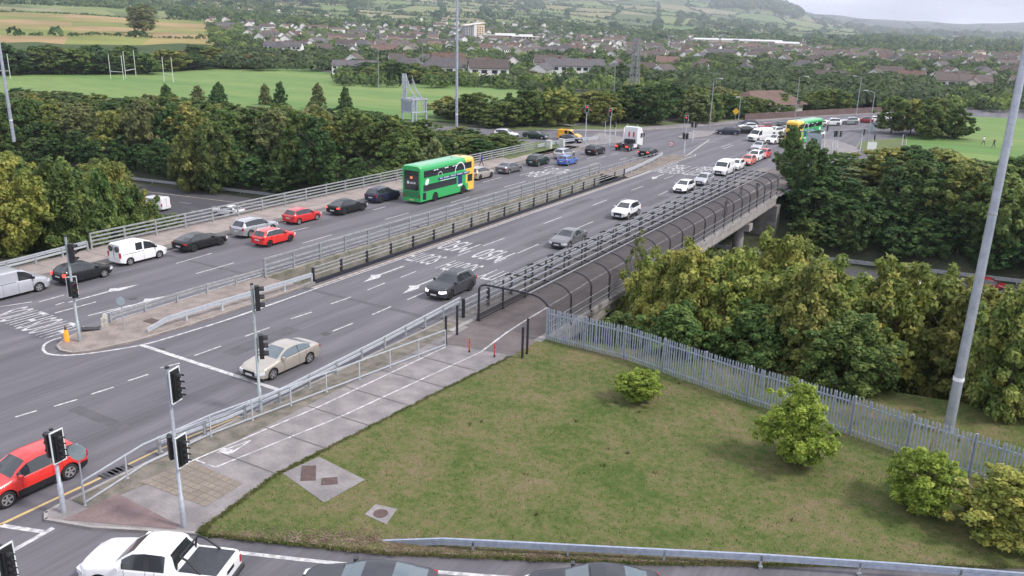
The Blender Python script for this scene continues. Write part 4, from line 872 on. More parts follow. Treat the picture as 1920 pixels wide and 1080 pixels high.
# ------------------------------------------------------------------ lorry tractor unit
def tractor(loc,hd):
    t=tag(empty('tractor_unit',(*loc,0),hd),'white lorry tractor unit without a trailer waiting at the far signals','lorry'); Wd=2.5; f=3.1
    b=MB(); pr=[(f,.45),(f,1.0),(f-.05,1.9),(f-.25,2.95),(f-.75,3.5),(f-1.9,3.75),(f-2.25,3.7),(f-2.25,1.0),(f-2.25,.85),(f-.4,.45)]
    n=len(pr); v=[(x,-Wd/2,z) for x,z in pr]+[(x,Wd/2,z) for x,z in pr]
    b.add(v,[tuple(range(n)),tuple(range(n,2*n))[::-1]]+[(i,n+i,n+(i+1)%n,(i+1)%n) for i in range(n)]); o=b.build('cab',P_WHITE,t)
    bv=o.modifiers.new('b','BEVEL'); bv.width=.12; bv.segments=3
    a=MB(); a.add([(f+.005,-1.1,1.75),(f+.005,1.1,1.75),(f-.2,1.05,2.75),(f-.2,-1.05,2.75)],[(0,1,2,3)]); a.build('windscreen',GLASS,t)
    for s in (-1,1):
        a=MB(); a.box(f-1.3,f-.35,s*1.26-.01,s*1.26+.01,1.85,2.6); a.build('side_window',GLASS,t)
        a=MB(); a.box(f-2.75,f-2.25,s*1.22-.03,s*1.22+.03,1.0,3.5); a.build('air_deflector',P_WHITE,t)
        a=MB(); a.box(f-2.27,f-2.255,s*.42-.14,s*.42+.14,2.0,2.85); a.build('red_decal',mat('decal_red',(.5,.03,.04),.5),t)
        a=MB(); a.box(f-3.9,f-2.3,s*1.0-.22,s*1.0+.22,.45,1.0); a.build('fuel_tank',P_WHITE,t)
        a=MB(); a.box(f-.1,f+.05,s*1.42-.06,s*1.42+.1,1.9,2.6); a.bar((f-.05,s*1.2,2.5),(f,s*1.42,2.5),.04); a.build('wing_mirror',BLACK,t)
        a=MB(); a.box(f-6.2,f-6.1,s*.9-.2,s*.9+.2,.75,.95); a.build('tail_light',LAMPRON,t)
        a=MB(); a.tube([(f-2.0,s*.9,3.7),(f-2.0,s*.9,4.2)],.035,6); a.build('air_horn',GALV,t)
    a=MB(); a.box(f-6.1,f-2.2,-.45,-.3,.75,1.0); a.box(f-6.1,f-2.2,.3,.45,.75,1.0); a.box(f-6.1,f-5.9,-1.15,1.15,.6,1.0); a.build('chassis',BLACK,t)
    a=MB(); a.tube([(f-4.9,0,1.02),(f-4.9,0,1.14)],.5,18); a.box(f-3.2,f-2.4,-.8,.8,1.0,1.7); a.build('fifth_wheel',DARKST,t)
    tm,r1,r2=wheel_mesh(.5)
    for ax in (1.35,4.3,5.5):
        for s in (-1,1): w=link('wheel',tm,t,(f-ax,s*1.08,.5)); link('rim',r1,w)
        if ax>2:
            for s in (-1,1): a=MB(); a.tube([(f-ax-.62,s*1.05,.6),(f-ax-.4,s*1.05,1.02),(f-ax,s*1.05,1.12),(f-ax+.4,s*1.05,1.02),(f-ax+.62,s*1.05,.6)],.1,6); a.build('mudguard',BLACK,t)
x,y=W(1196,279.5); tractor((x-1.1,y+1.35-3.1+.3),UP)
# ------------------------------------------------------------------ signals, lamps, signs
GREEN_P=mat('pole_grey_green',(.26,.30,.31),.55,.12,6,metal=.2); POLE=mat('pole_grey',(.30,.32,.36),.5,.12,6,metal=.2); BEDGE=mat('board_border',(.62,.65,.66),.5)
REDL=mat('red_lens',(.12,.01,.015),.15); AMBL=mat('amber_lens',(.12,.06,.01),.15); GRNL=mat('green_lens',(.01,.08,.04),.15)
def head_part(t,pos,ang,n=3,board=True,h=1.05):
    "signal head facing ang; pos = centre"
    o=bpy.data.objects.new('signal_head',None); 
    a=MB(); a.box(-.11,.11,-.16,.16,-h/2,h/2); body=a.build('signal_head',BLACK,t,pos); body.rotation_euler=(0,0,ang)
    bpy.data.objects.remove(o)
    for k in range(n):
        zz=h/2-h*(k+.5)/n; a=MB(); r=h/n*.36
        a.tube([(.11,0,zz),(.118,0,zz)],r,12); a.build('lens',(REDL,AMBL,GRNL,GRNL)[k if n>2 else k*2] if k or not (R_(-100)<ang<R_(-50)) else mat('lit_red_lens',(.5,.03,.03),.2,emit=(1,.08,.08,1.5)),body)
        a=MB(); m=9; v=[]
        for x in (.11,.34):
            for q in range(m):
                an=R_(-10+200*q/(m-1)); rr=r*1.12; v.append((x-(0.06*(q/(m-1)-.5)**2*8*0 if x>.2 else 0),rr*math.cos(an),zz+rr*math.sin(an)*(1 if x<.2 else .92)))
        a.add(v,[(q,q+1,m+q+1,m+q) for q in range(m-1)]); a.build('visor',BLACK,body)
    if board:
        a=MB(); a.box(-.02,.0,-.27,.27,-h/2-.12,h/2+.12,0); 
        for y0,y1,z0,z1 in ((-.3,-.26,-h/2-.15,h/2+.15),(.26,.3,-h/2-.15,h/2+.15),(-.3,.3,h/2+.11,h/2+.155),(-.3,.3,-h/2-.155,-h/2-.11)): a.box(-.03,.012,y0,y1,z0,z1,1)
        a.build('backing_board',[mat('board_black',(.015,.017,.018),.6),BEDGE],body)
    a=MB(); 
    for zz in (-.35,.35): a.box(-.3,-.1,-.03,.03,zz*h-.03,zz*h+.03)
    a.build('bracket',POLE,body)
def signal(b,h,heads,label,z=.12,r=.075,group='traffic signal poles at the junction',pm=None,xy=None):
    x,y=xy or W(b[0],b[1],z); t=tag(empty('traffic_light',(x,y,z)),label,'traffic light',group)
    a=MB(); a.tube([(0,0,-.1),(0,0,1.3),(0,0,1.31),(0,0,h)],[r*1.35,r*1.35,r,r*.9],12); a.build('pole',pm or POLE,t)
    a=MB(); a.tube([(0,0,h),(0,0,h+.06)],r*1.1,10); a.build('cap',BLACK,t)
    for hd in heads:
        zz,ang,n,board=hd[:4]; hh=hd[4] if len(hd)>4 else 1.05; d=hd[5] if len(hd)>5 else .3
        head_part(t,(d*math.cos(ang),d*math.sin(ang),zz),ang,n,board,hh)
    return t
A0=R_(15)
signal((345,988),6.75,[(6.1,A0,4,True,1.05),(3.4,R_(10),4,True,1.0),(3.35,R_(160),4,False,.95,.35)],'tall signal pole on the footway corner with one high head and two lower heads')
signal((120,960),3.65,[(3.0,R_(8),4,True,1.05,.25),(2.9,R_(170),3,False,1.0,.32)],'short signal pole near the red crossover with a white edged backing board')
signal((489,772),6.8,[(6.1,R_(48),3,False,1.25,.22),(3.55,R_(48),3,False,1.25,.25)],'signal pole in front of the champagne saloon with two black heads seen from behind',pm=GREEN_P)
signal((150,640),6.6,[(5.6,R_(40),3,False,1.15,.22),(3.4,R_(150),3,True,1.0,.35),(3.4,R_(-15),3,False,1.0,.3)],'signal pole on the tip of the median island with three heads',pm=GREEN_P)
signal(None,3.3,[(2.75,R_(8),4,True,1.0,.2)],'signal pole rising from the bottom left corner of the picture',xy=W(30,1190,.0),z=0)
for a,b,h,hs,l in ((1097,270,6.6,[(6.0,R_(-60),3,True,1.0)],'tall signal pole left of the white tractor unit with one high dark head'),
 (1142,277,6.4,[(5.9,R_(-95),3,True,1.0),(4.9,R_(180),3,False,.9)],'signal pole just left of the white tractor unit with a white bordered head'),
 (1133,265,3.6,[(3.0,R_(-120),3,False,.9)],'short signal pole behind the signal left of the tractor unit'),
 (1153,262,3.2,[(2.7,R_(-100),3,False,.9)],'thin signal pole right behind the chassis of the tractor unit'),
 (1282,294,6.3,[(5.9,R_(-85),3,True,1.0),(3.3,R_(160),3,False,.95),(3.3,R_(-20),3,False,.95)],'signal pole at the nose of the far median island'),
 (1298,270,3.9,[(3.4,R_(170),3,False,.95),(3.4,R_(10),3,False,.95)],'low twin headed signal pole beyond the far median island'),
 (1515,300,3.6,[(3.0,R_(70),3,False,1.0)],'signal pole whose black head shows just above the treetops right of the bus'),
 (1543,284,4.6,[(4.0,R_(70),3,False,1.0)],'first of three black headed signals standing right of the bus'),
 (1558,287,3.7,[(3.2,R_(70),3,False,1.0)],'middle one of the three close set signals right of the bus'),
 (1567,289,4.0,[(3.4,R_(170),3,False,1.0),(3.4,R_(10),3,False,1.0)],'twin headed signal, rightmost of the three close set ones'),
 (1611,292,4.4,[(3.9,R_(70),3,False,1.0)],'lone signal beside the curved kerb on the right'),
 (1634,282,2.9,[(2.3,R_(70),3,False,1.0)],'short signal by the grass patch at the far right'),
 (1690,277,2.4,[(2.0,R_(70),3,False,.9)],'small signal almost hidden by the far right trees')):
    signal((a,b),h,hs,l,z=.1,group='traffic signals at the distant junction')
def lamp(b,h,label,r=(.12,.06),arm=1.8,ang=None,z=0.,cat='lamp post',name='street_lamp',n=1,xy=None):
    x,y=xy or W(b[0],b[1],z); t=tag(empty(name,(x,y,z)),label,cat)
    a=MB(); a.tube([(0,0,-.3),(0,0,h*.5),(0,0,h)],[r[0],(r[0]+r[1])/2,r[1]],12); a.build('column',POLE if name=='street_lamp' else GALV,t)
    for k in range(n):
        an=(ang or 0)+k*math.pi; c,s=math.cos(an),math.sin(an)
        a=MB(); a.tube([(0,0,h-.05),(c*arm*.4,s*arm*.4,h+.18),(c*arm,s*arm,h+.25)],.04,6); a.build('arm',POLE,t)
        a=MB(); M=Matrix.Translation((c*(arm+.3),s*(arm+.3),h+.25))@Matrix.Rotation(an,4,'Z'); a.box(-.45,.4,-.17,.17,-.06,.09,0,M); a.build('lantern',mat('lantern_grey',(.5,.5,.5),.4),t)
    return t
lamp((1330,240),10,'lamp post left of the trees beyond the junction with a lantern to the right',ang=R_(-30))
lamp((1489,228),10,'lamp post behind the green and yellow bus by the brick wall',ang=R_(-30))
lamp((1604,223),9.8,'slim lamp post left of the pair by the far curved road',ang=R_(150))
lamp((1626,268),9.3,'lamp post with an arm to the left beside the far curved road',ang=R_(150))
lamp((1383,238),6,'short lamp post beside the yellow warning sign',ang=R_(200),arm=.3)
lamp((800,235),12,'tall lamp post behind the gantry frame',ang=R_(200),xy=(-170,205))
for px,py,h,l in ((793,150,14,'lamp column in the trees at the edge of the playing field'),(906,152,7,'short lamp post before the brick fronted houses'),):
    lamp((px,py),h,l,ang=R_(150),arm=.8)
# very tall masts
def mast(xy,z,h,r,label,ring=True,coll=None):
    t=tag(empty('lighting_mast',(xy[0],xy[1],z)),label,'mast')
    a=MB(); rs=[];P=[]
    for k in range(5): P.append((0,0,-.3+h*k/4)); rs.append(r[0]+(r[1]-r[0])*k/4)
    a.tube(P,rs,20); a.build('shaft',mat('mast_steel',(.33,.36,.42),.42,.12,2.2,(.42,.45,.5),metal=.45),t)
    a=MB(); a.tube([(0,0,3.0),(0,0,3.18)],r[0]*.985+.01,20); a.build('collar',mat('white_band',(.7,.72,.74),.5),t)
    a=MB(); 
    for zz in (h*.38,h*.7): a.tube([(0,0,zz),(0,0,zz+.08)],(r[0]+(r[1]-r[0])*zz/h)+.012,20)
    a.build('joint',GALVD,t)
    a=MB(); a.tube([(0,0,h),(0,0,h+.3)],1.0,16); 
    for k in range(8): q=2*math.pi*k/8; a.box(-.3,.3,-.2,.2,-.2,.2,0,Matrix.Translation((1.4*math.cos(q),1.4*math.sin(q),h))@Matrix.Rotation(q,4,'Z'))
    a.build('lantern_ring',GALVD,t)
    return t
mast(W(1776,815,.0),0,30,(.255,.10),'very tall grey steel mast behind the palisade fence on the right')
mast((-90.5,131.9),0,34,(.27,.17),'tall thin mast standing beyond the motorway in the middle of the picture')
mast(W(26,262,0),0,34,(.27,.14),'tall mast at the left edge of the picture',)
# round signs
def sign(b,h,label,shape,ang,z=.12,rad=.3,zz=None,face=None,name='road_sign',edge=None):
    x,y=W(b[0],b[1],z); t=tag(empty(name,(x,y,z),ang),label,'sign'); a=MB(); a.tube([(0,0,-.1),(0,0,h)],.035,8); a.build('pole',POLE,t)
    a=MB(); zc=(zz or h-rad); n={'disc':24,'diamond':4,'rect':4,'triangle':3}[shape]
    if shape=='rect': V=[(.05,-rad,zc-rad*.8),(.05,rad,zc-rad*.8),(.05,rad,zc+rad*.8),(.05,-rad,zc+rad*.8)]
    else: V=[(.05,rad*math.cos(2*math.pi*k/n+math.pi/2),zc+rad*math.sin(2*math.pi*k/n+math.pi/2)) for k in range(n)]
    n=len(V); B=[(.035,p[1],p[2]) for p in V]; a.add(V+B,[tuple(range(n)),tuple(range(n,2*n))[::-1]]+[(i,n+i,n+(i+1)%n,(i+1)%n) for i in range(n)]); pl=a.build('plate',edge or GALV,t)
    if face:
        a=MB(); C=Vector((.053,0,zc)); a.add([tuple(C+(Vector(p)-C)*.78+Vector((.003,0,0))) for p in V],[tuple(range(n))]); a.build('sign_face',face,pl)
    return t
SG=mat('sign_back',(.30,.36,.38),.5,.08,3)
sign((160,945),2.75,'round sign seen from behind next to the red crossover','disc',R_(-60),rad=.36,edge=SG)
sign((233,618),2.2,'small round sign on a grey post in the median island','disc',R_(-60),rad=.28,edge=SG,z=.12)
def uturn(): return mat('sign_white',(.7,.7,.7),.5)
t=sign((1256,293),2.4,'round red ringed no U-turn sign on the far median island','disc',R_(-80),rad=.42,edge=mat('sign_red',(.45,.02,.03),.5),face=uturn())
a=MB(); zc=2.4-.42
P=[(.062,-.1,zc-.2),(.062,-.1,zc+.05),(.062,-.04,zc+.13),(.062,.05,zc+.13),(.062,.11,zc+.05),(.062,.11,zc-.08)]
for p,q in zip(P[:-1],P[1:]): a.bar(p,q,.055,.012)
a.build('sign_symbol',BLACK,t); a=MB(); a.bar((.075,-.25,zc+.25),(.075,.25,zc-.25),.06,.01); a.build('red_bar',mat('sign_red',(.45,.02,.03),.5),t)
sign((1377,238),4.0,'yellow diamond warning sign beside the far trees','diamond',R_(-80),rad=.75,edge=mat('sign_yellow',(.75,.45,.03),.5),face=mat('sign_yellow',(.75,.45,.03),.5))
sign((1633,285),1.9,'white rectangular board on the grass at the far right','rect',R_(-60),rad=.0+.8,edge=mat('sign_white',(.7,.7,.7),.5))
sign((1523,285),2.6,'large grey rectangular sign back by the right turn lane','rect',R_(60),rad=1.6,zz=1.9,edge=SG)
sign((1632,256),2.6,'grey diamond sign back beside the curved lane on the right','diamond',R_(60),rad=.9,edge=SG)
# orange lamp bollard on the island, toppled debris, red bollards, dark stub posts
x,y=W(126,640,.12); t=tag(empty('bollard',(x,y,.12)),'stubby orange beacon with a red top on the tip of the median island','bollard')
a=MB(); a.tube([(0,0,0),(0,0,.45),(0,0,.75)],[.13,.15,.1],12); a.build('body',mat('beacon_orange',(.8,.28,.02),.5,emit=(1,.35,.03,.35)),t); a=MB(); a.tube([(0,0,.75),(0,0,.95),(0,0,1.0)],[.07,.07,.03],10); a.build('cap',RUST,t)
x,y=W(197,612,.12); t=tag(empty('barrier_end',(x,y,.12),R_(60)),'broken dirty white end block of the barrier lying on the median island','barrier end')
a=MB(); a.box(-.2,.2,-.12,.16,0,.55); a.tube([(0,0,.5),(.1,.1,.8)],.16,8); a.build('block',mat('dirty_white',(.45,.43,.38),.8,.25,6),t); a=MB(); a.box(-.9,.2,-.3,.3,-.0,.05,0,Matrix.Translation((-.5,-.25,.0))@Matrix.Rotation(R_(8),4,'Y')); a.build('mat',BLACK,t)
for (a_,b_),l in (((880,660),'red and white bollard on the cycle path, left one of the two'),((927,669),'red and white bollard on the cycle path, right one of the two')):
    x,y=W(a_,b_,.13); t=tag(empty('bollard',(x,y,.13)),l,'bollard','red bollards across the cycle path')
    a=MB(); a.tube([(0,0,.12),(0,0,.85),(0,0,.9)],[.045,.045,.03],10); a.build('post',mat('bollard_red',(.5,.06,.03),.6),t)
    a=MB(); a.tube([(0,0,0),(0,0,.12)],.06,10); a.tube([(0,0,.62),(0,0,.66)],.048,10); a.build('band',BLACK,t)
for (a_,b_),h,l in (((979,672),2.0,'dark square post at the grass edge, nearer of the pair by the path'),((988,664),2.3,'dark square post at the grass edge, taller of the pair by the path'),((836,648),1.95,'dark square post at the left edge of the path before the cage'),((857,628),2.0,'dark square post behind the left one before the cage')):
    x,y=W(a_,b_,.12); t=tag(empty('gate_post',(x,y,.1)),l,'post','dark stub posts before the walkway cage'); a=MB(); a.box(-.055,.055,-.055,.055,0,h); a.build('post',DARKST,t); a=MB(); a.box(-.07,.07,-.07,.07,h,h+.03); a.build('cap',BLACK,t)
x,y=W(808,620,0.1)
for a_,b_,l in ((1175,275,'white roadside cabinet left of the pair behind the barrier'),(1235,262,'white roadside cabinet on the far grass triangle')): pass
for a_,b_,l in ((1029,278,'small pale cabinet on the grass triangle, left one'),(1053,275,'small pale cabinet on the grass triangle, right one')):
    x,y=W(a_,b_,.14); a=MB(); a.box(-.45,.45,-.3,.3,0,1.25); a.box(-.5,.5,-.35,.35,1.25,1.32); o=a.build('roadside_cabinet',mat('cabinet_grey',(.5,.52,.5),.6,.1,3),None,(x,y,.14)); tag(o,l,'cabinet','roadside cabinets by the slip road')
# gantry sign and lattice
x,y=W(764,240); t=tag(empty('gantry_sign',(x,y,-.5),R_(-18)),'grey steel sign frame with a slanting lattice top rising out of the trees','sign frame')
a=MB()
for u,w in ((0,0),(3.4,0),(0,3.2),(3.4,3.2)): a.bar((u-1.7,w,0),(u-1.7,w,5.9),.3,.3)
a.build('leg',SG,t)
a=MB(); a.box(-1.75,-1.65,.2,3.0,3.6,5.7); a.box(-1.6,1.6,-.12,-.02,3.7,5.7); a.build('panel',SG,t)
a=MB()
for u in np.linspace(-1.7,1.7,7): a.bar((u,-.2,3.6),(u,-.2,6.0),.1,.1); a.bar((1.8,u+1.6,3.6),(1.8,u+1.6,6.0),.1,.1)
for w in (-.2,3.4): a.bar((-1.9,w,6.0),(1.9,w,6.0),.22,.22)
for u in (-1.9,0,1.9): a.bar((u,-.2,6.0),(u,3.4,6.0),.2,.2)
a.bar((-1.8,-.2,3.6),(1.8,-.2,3.6),.2,.2); a.bar((1.8,-.2,3.6),(1.8,3.4,3.6),.2,.2); a.build('frame',GALV,t)
a=MB()
for u in np.linspace(-1.7,-.2,5): a.bar((u,0,6.0),(u*.85-.2,.1,10.6),.12,.12)
for zz in np.linspace(6.8,10.5,7): a.bar((-1.6,.05,zz),(-.3,.05,zz),.08,.08)
for k,u in enumerate(np.linspace(.4,1.8,4)): a.bar((-.4,.1,10.6-k*.7),(u,1.2,6.0),.11,.11); a.bar((-.4,1.4,10.4-k*.7),(u,2.6,6.0),.1,.1)
a.bar((-1.7,.05,10.6),(-.3,.05,10.6),.14,.14); a.build('lattice',GALV,t)
def lattice(xy,h,w,label,n=8):
    t=tag(empty('lattice_mast',(xy[0],xy[1],0)),label,'mast'); a=MB()
    for k in range(n):
        z0,z1=h*k/n,h*(k+1)/n; w0,w1=w*(1-.35*k/n),w*(1-.35*(k+1)/n)
        for sx,sy in ((-1,-1),(1,-1),(1,1),(-1,1)):
            a.bar((sx*w0,sy*w0,z0),(sx*w1,sy*w1,z1),.22,.22)
        for (ax,ay),(bx,by) in (((-1,-1),(1,-1)),((1,-1),(1,1)),((1,1),(-1,1)),((-1,1),(-1,-1))):
            a.bar((ax*w0,ay*w0,z0),(bx*w1,by*w1,z1),.12,.12); a.bar((ax*w1,ay*w1,z1),(bx*w0,by*w0,z0),.12,.12)
    a.build('lattice',mat('lattice_grey',(.22,.22,.24),.6),t); return t
lattice(W(1187,182),17,1.2,'grey lattice mast standing behind the trees in the middle distance')
lamp((1151,170),11,'twin white lamp column left of the lattice mast',xy=W(1151,172),n=2,ang=R_(60),arm=.5)
# playing field goal posts
WP=mat('goal_white',(.62,.66,.62),.6)
for (a1,b1),(a2,b2),h,l in (((208,148),(232,150),7.5,'white H-shaped goal posts, leftmost pair on the playing field'),((236,147),(255,143),8.5,'white goal posts, middle pair on the playing field'),((308,153),(325,155),7.5,'white goal posts on the playing field nearest the round tree, with a low net'),((-2,148),(20,148),7.5,'goal post at the left edge of the playing field')):
    p,q=W(a1,b1),W(a2,b2); t=tag(empty('goal_posts',(*p,0)),l,'goal','goal posts on the playing field'); q=(q[0]-p[0],q[1]-p[1])
    a=MB(); a.tube([(0,0,0),(0,0,h)],.09,6); a.build('post',WP,t); a=MB(); a.tube([(*q,0),(*q,h)],.09,6); a.build('post',WP,t); a=MB(); a.tube([(0,0,2.4),(*q,2.4)],.08,6); a.build('crossbar',WP,t)
# ------------------------------------------------------------------ people
def person(loc,hd,label,top,legs,hair=(.03,.02,.015),pose='walk',z=0.,group=None):
    SK=mat('skin',(.42,.24,.17),.6); tm=mat('cloth_'+'_'.join('%02d'%int(c*99) for c in top),top,.85); lm=mat('cloth_'+'_'.join('%02d'%int(c*99) for c in legs),legs,.85)
    t=tag(empty('person',(loc[0],loc[1],z),hd),label,'person',group)
    st_=.28 if pose=='walk' else .04
    if pose=='ride': J=[(0,0,1.0),(.12,0,1.25),(.32,0,1.5),(.4,0,1.6),(.45,0,1.72)]
    elif pose=='lean': J=[(0,0,.92),(.12,0,1.15),(.32,0,1.36),(.38,0,1.46),(.42,0,1.56)]
    else: J=[(0,0,.93),(0,0,1.15),(0,0,1.40),(.01,0,1.5),(.03,0,1.6)]
    v=[];e=[];r=[]
    def A(p,rad,par=None): v.append(p); r.append(rad); (e.append((par,len(v)-1)) if par is not None else None); return len(v)-1
    hip=A(J[0],(.15,.11)); wa=A(J[1],(.13,.1),hip); ch=A(J[2],(.17,.11),wa); nk=A(J[3],(.055,.055),ch); hd_=A(J[4],(.085,.1),nk); A((J[4][0]+.01,0,J[4][2]+.12),(.075,.09),hd_)
    for s in (-1,1):
        hx=A((J[0][0],s*.09,J[0][2]-.06),(.09,.09),hip)
        if pose=='ride': kn=A((.35,s*.1,.72-.12*s),(.06,.06),hx); an=A((.12,s*.1,.36-.15*s),(.04,.04),kn); A((.27,s*.1,.32-.15*s),(.04,.03),an)
        else: kn=A((s*st_*.5+.04,s*.1,.50),(.06,.06),hx); an=A((s*st_,s*.1,.09),(.042,.042),kn); A((s*st_+.16,s*.11,.04),(.045,.03),an)
        sh=A((J[2][0],s*.19,J[2][2]-.01),(.06,.06),ch)
        if pose in('ride','lean'): el=A((J[2][0]+.18,s*.24,J[2][2]-.22),(.042,.042),sh); wr=A((J[2][0]+.38,s*.22,J[2][2]-.36),(.03,.03),el); A((J[2][0]+.45,s*.2,J[2][2]-.38),(.035,.02),wr)
        else: el=A((J[2][0]-s*st_*.4,s*.25,1.14),(.042,.042),sh); wr=A((J[2][0]-s*st_*.6+.06,s*.26,.9),(.03,.03),el); A((J[2][0]-s*st_*.6+.09,s*.25,.82),(.035,.022),wr)
    me=bpy.data.meshes.new('body'); me.from_pydata(v,e,[]); o=bpy.data.objects.new('tmp',me); COL.objects.link(o)
    md=o.modifiers.new('s','SKIN'); sv=me.skin_vertices[0].data
    for i,q in enumerate(r): sv[i].radius=q
    sv[0].use_root=True; o.modifiers.new('u','SUBSURF').levels=1
    dg=bpy.context.evaluated_depsgraph_get(); m2=bpy.data.meshes.new_from_object(o.evaluated_get(dg)); bpy.data.objects.remove(o)
    m2.materials.clear(); [m2.materials.append(k) for k in (tm,lm,SK,mat('shoe',(.03,.03,.03),.7),mat('hair_%d'%int(hair[0]*99),hair,.8))]
    for f in m2.polygons:
        c=f.center; hz=J[2][2]
        if c.z>J[3][2]+.02: f.material_index=4 if (c.z>J[4][2]+.1 or c.x<J[4][0]-.02) else 2
        elif pose!='ride' and c.z<.1: f.material_index=3
        elif c.z<J[0][2]-.02 and abs(c.y)<.2: f.material_index=1
        elif abs(c.y)>.2 and ((pose=='ride' or pose=='lean') and c.x>J[2][0]+.38 or pose not in('ride','lean') and c.z<.88): f.material_index=2
        f.use_smooth=True
    link('body',m2,t); return t
def bicycle(loc,hd,label,col,z):
    t=tag(empty('bicycle',(loc[0],loc[1],z),hd),label,'bicycle'); m=mat('bike_%d'%int(col[0]*99),col,.4)
    for x in (-.5,.52):
        a=MB(); P=[(x+.33*math.cos(2*math.pi*k/20),0,.34+.33*math.sin(2*math.pi*k/20)) for k in range(21)]; a.tube(P,.022,6,cap=False); w=a.build('wheel',RUBBER,t)
        a=MB(); 
        for k in range(8): q=math.pi*k/8; a.bar((x+.32*math.cos(q),0,.34+.32*math.sin(q)),(x-.32*math.cos(q),0,.34-.32*math.sin(q)),.004,.004)
        a.build('spokes',GALV,w)
    a=MB(); 
    for p,q in (((-.5,0,.34),(-.15,0,.8)),((-.5,0,.34),(0,0,.3)),((0,0,.3),(-.15,0,.8)),((0,0,.3),(.38,0,.75)),((-.15,0,.78),(.36,0,.82)),((.36,0,.9),(.52,0,.34))): a.bar(p,q,.03,.03)
    a.build('frame',m,t); a=MB(); a.box(-.28,-.05,-.06,.06,.9,.95); a.bar((-.17,0,.8),(-.17,0,.92),.02); a.build('saddle',BLACK,t); a=MB(); a.tube([(.36,-.25,1.0),(.36,0,.96),(.36,.25,1.0)],.015,6); a.build('handlebar',BLACK,t)
pz=.125
def at_y(x,ytop,ybase): pass
x,y=-26.6,100.2; person((x,y),DN,'cyclist in a dark red jacket riding inside the cage towards the camera',(.16,.03,.04),(.02,.02,.025),pose='ride',z=pz); bicycle((x+0,y-.12),DN,'dark bicycle ridden by the cyclist in the red jacket',(.02,.02,.03),pz)
person((-25.3,102.5),DN,'person in dark green coat walking behind the red jacketed cyclist',(.02,.045,.04),(.015,.015,.02),z=pz)
x,y=-24.9,88.0; person((x,y),UP,'cyclist in black halfway along the caged walkway',(.02,.02,.025),(.02,.02,.03),pose='ride',z=pz); bicycle((x,y+.12),UP,'black bicycle halfway along the caged walkway',(.03,.03,.03),pz)
x,y=W(903,312,.12); person((x,y),R_(200),'person in a bright blue jacket on the far footway beside the bus',(.03,.03,.3),(.02,.02,.05),z=.12)
x,y=W(905,312,.12)
for a_,b_,l,c in ((1843,272,'person in white playing on the green beside the treetops, left of the mast',(.6,.6,.6)),(1862,278,'person in black and white on the green just left of the mast',(.04,.04,.05)),(1885,280,'person in pink on the green just right of the mast',(.4,.15,.2)),(1893,284,'person in white on the green furthest right of the mast',(.65,.65,.65))):
    x,y=W(a_,b_,0); person((x,y),R_(random.uniform(0,360)),l,c,(.04,.04,.05),z=.02,group='people on the far green')
# ------------------------------------------------------------------ distant terrain (a real height field around the camera)
CPX=[-900,-200,0,200,400,700,1000,1200,1300,1400,1500,1600,1750,1950,2600]
RR=[250,350,500,750,1000,1500,2500,4000,6000,9000]
def _hy(px): return pixhor(px)
_az0=CY
def azof(px): return math.atan((px-960)/CF)   # small roll ignored
def hor(px): return 540-CF*math.tan(CP)/math.cos(0)+0.0275*(px-960)*-1*-1
# rows: image offset above the horizon (px) at each distance, columns CPX
TB={250:None,350:None,
500:[-42]*5+[-56,-58]+[-58]*8,
750:[-18,-18,-16,-17,-20,-35,-38,-38,-38,-38,-38,-38,-38,-38,-38],
1000:[-2,-2,0,-1,-6,-20,-25,-26,-27,-27,-27,-28,-28,-28,-28],
1500:[16,16,16,16,10,-2,-6,-12,-13,-14,-15,-16,-17,-17,-17],
2500:[34,34,34,33,32,28,20,6,3,0,-4,-5,-6,-6,-6],
4000:[60,60,60,58,56,50,46,40,27,16,10,5,2,2,2],
6000:[80,80,80,80,78,74,68,62,54,57,24,10,6,6,6],
9000:[60,60,60,60,60,60,55,45,40,36,34,28,24,30,30]}
def hoff(r,px):
    def row(k): return np.interp(px,CPX,TB[k])
    if r<=350: return None
    ks=[500,750,1000,1500,2500,4000,6000,9000]
    lr=math.log(r); L_=[math.log(k) for k in ks]
    if r<500:
        zf=-.45; z5=CH+row(500)*500/CF; t=(r-350)/150; return zf*(1-t)+z5*t
    vals=[CH+row(k)*k/CF for k in ks]
    return float(np.interp(lr,L_,vals))
def tz(r,px):
    z=hoff(r,px); return -.45 if z is None else z
def ground_at(px,r):
    "x,y,z of terrain at distance r along the bearing of image column px"
    a=CY-0.0; b=azof(px); ang=CY-b   # bearing: camera forward is (-sin CY, cos CY)
    x=-math.sin(ang)*r; y=math.cos(ang)*r; return x,y,tz(r,px)
random.seed(11); rng=np.random.default_rng(7)
ROWS=[240,300,350,420,500,580,670,750,840,930,1020,1120,1230,1360,1500,1680,1880,2100,2350,2620,2900,3250,3600,4000,4450,4950,5500,6100,7000,8000,9500]
COLS=list(range(-900,2700,75))
NU,NV=4,3
v=[];f=[];col=[]; H=MB(); hedge=[]
FC=[(.12,.175,.06),(.15,.19,.075),(.18,.20,.085),(.20,.19,.10),(.10,.14,.055),(.16,.19,.08),(.21,.20,.12),(.09,.12,.05),(.13,.18,.06)]
jit={}
def P(i,j):
    if (i,j) not in jit:
        jx=rng.uniform(-28,28) if 0<i<len(COLS)-1 else 0; jr=1+rng.uniform(-.03,.03) if 2<j<len(ROWS)-1 else 1
        jit[i,j]=(COLS[i]+jx,ROWS[j]*jr)
    return jit[i,j]
def rough(x,y,r): 
    return (math.sin(x*.011+y*.004)*math.sin(y*.013-x*.006))*min(6,max(0,(r-900)/500))
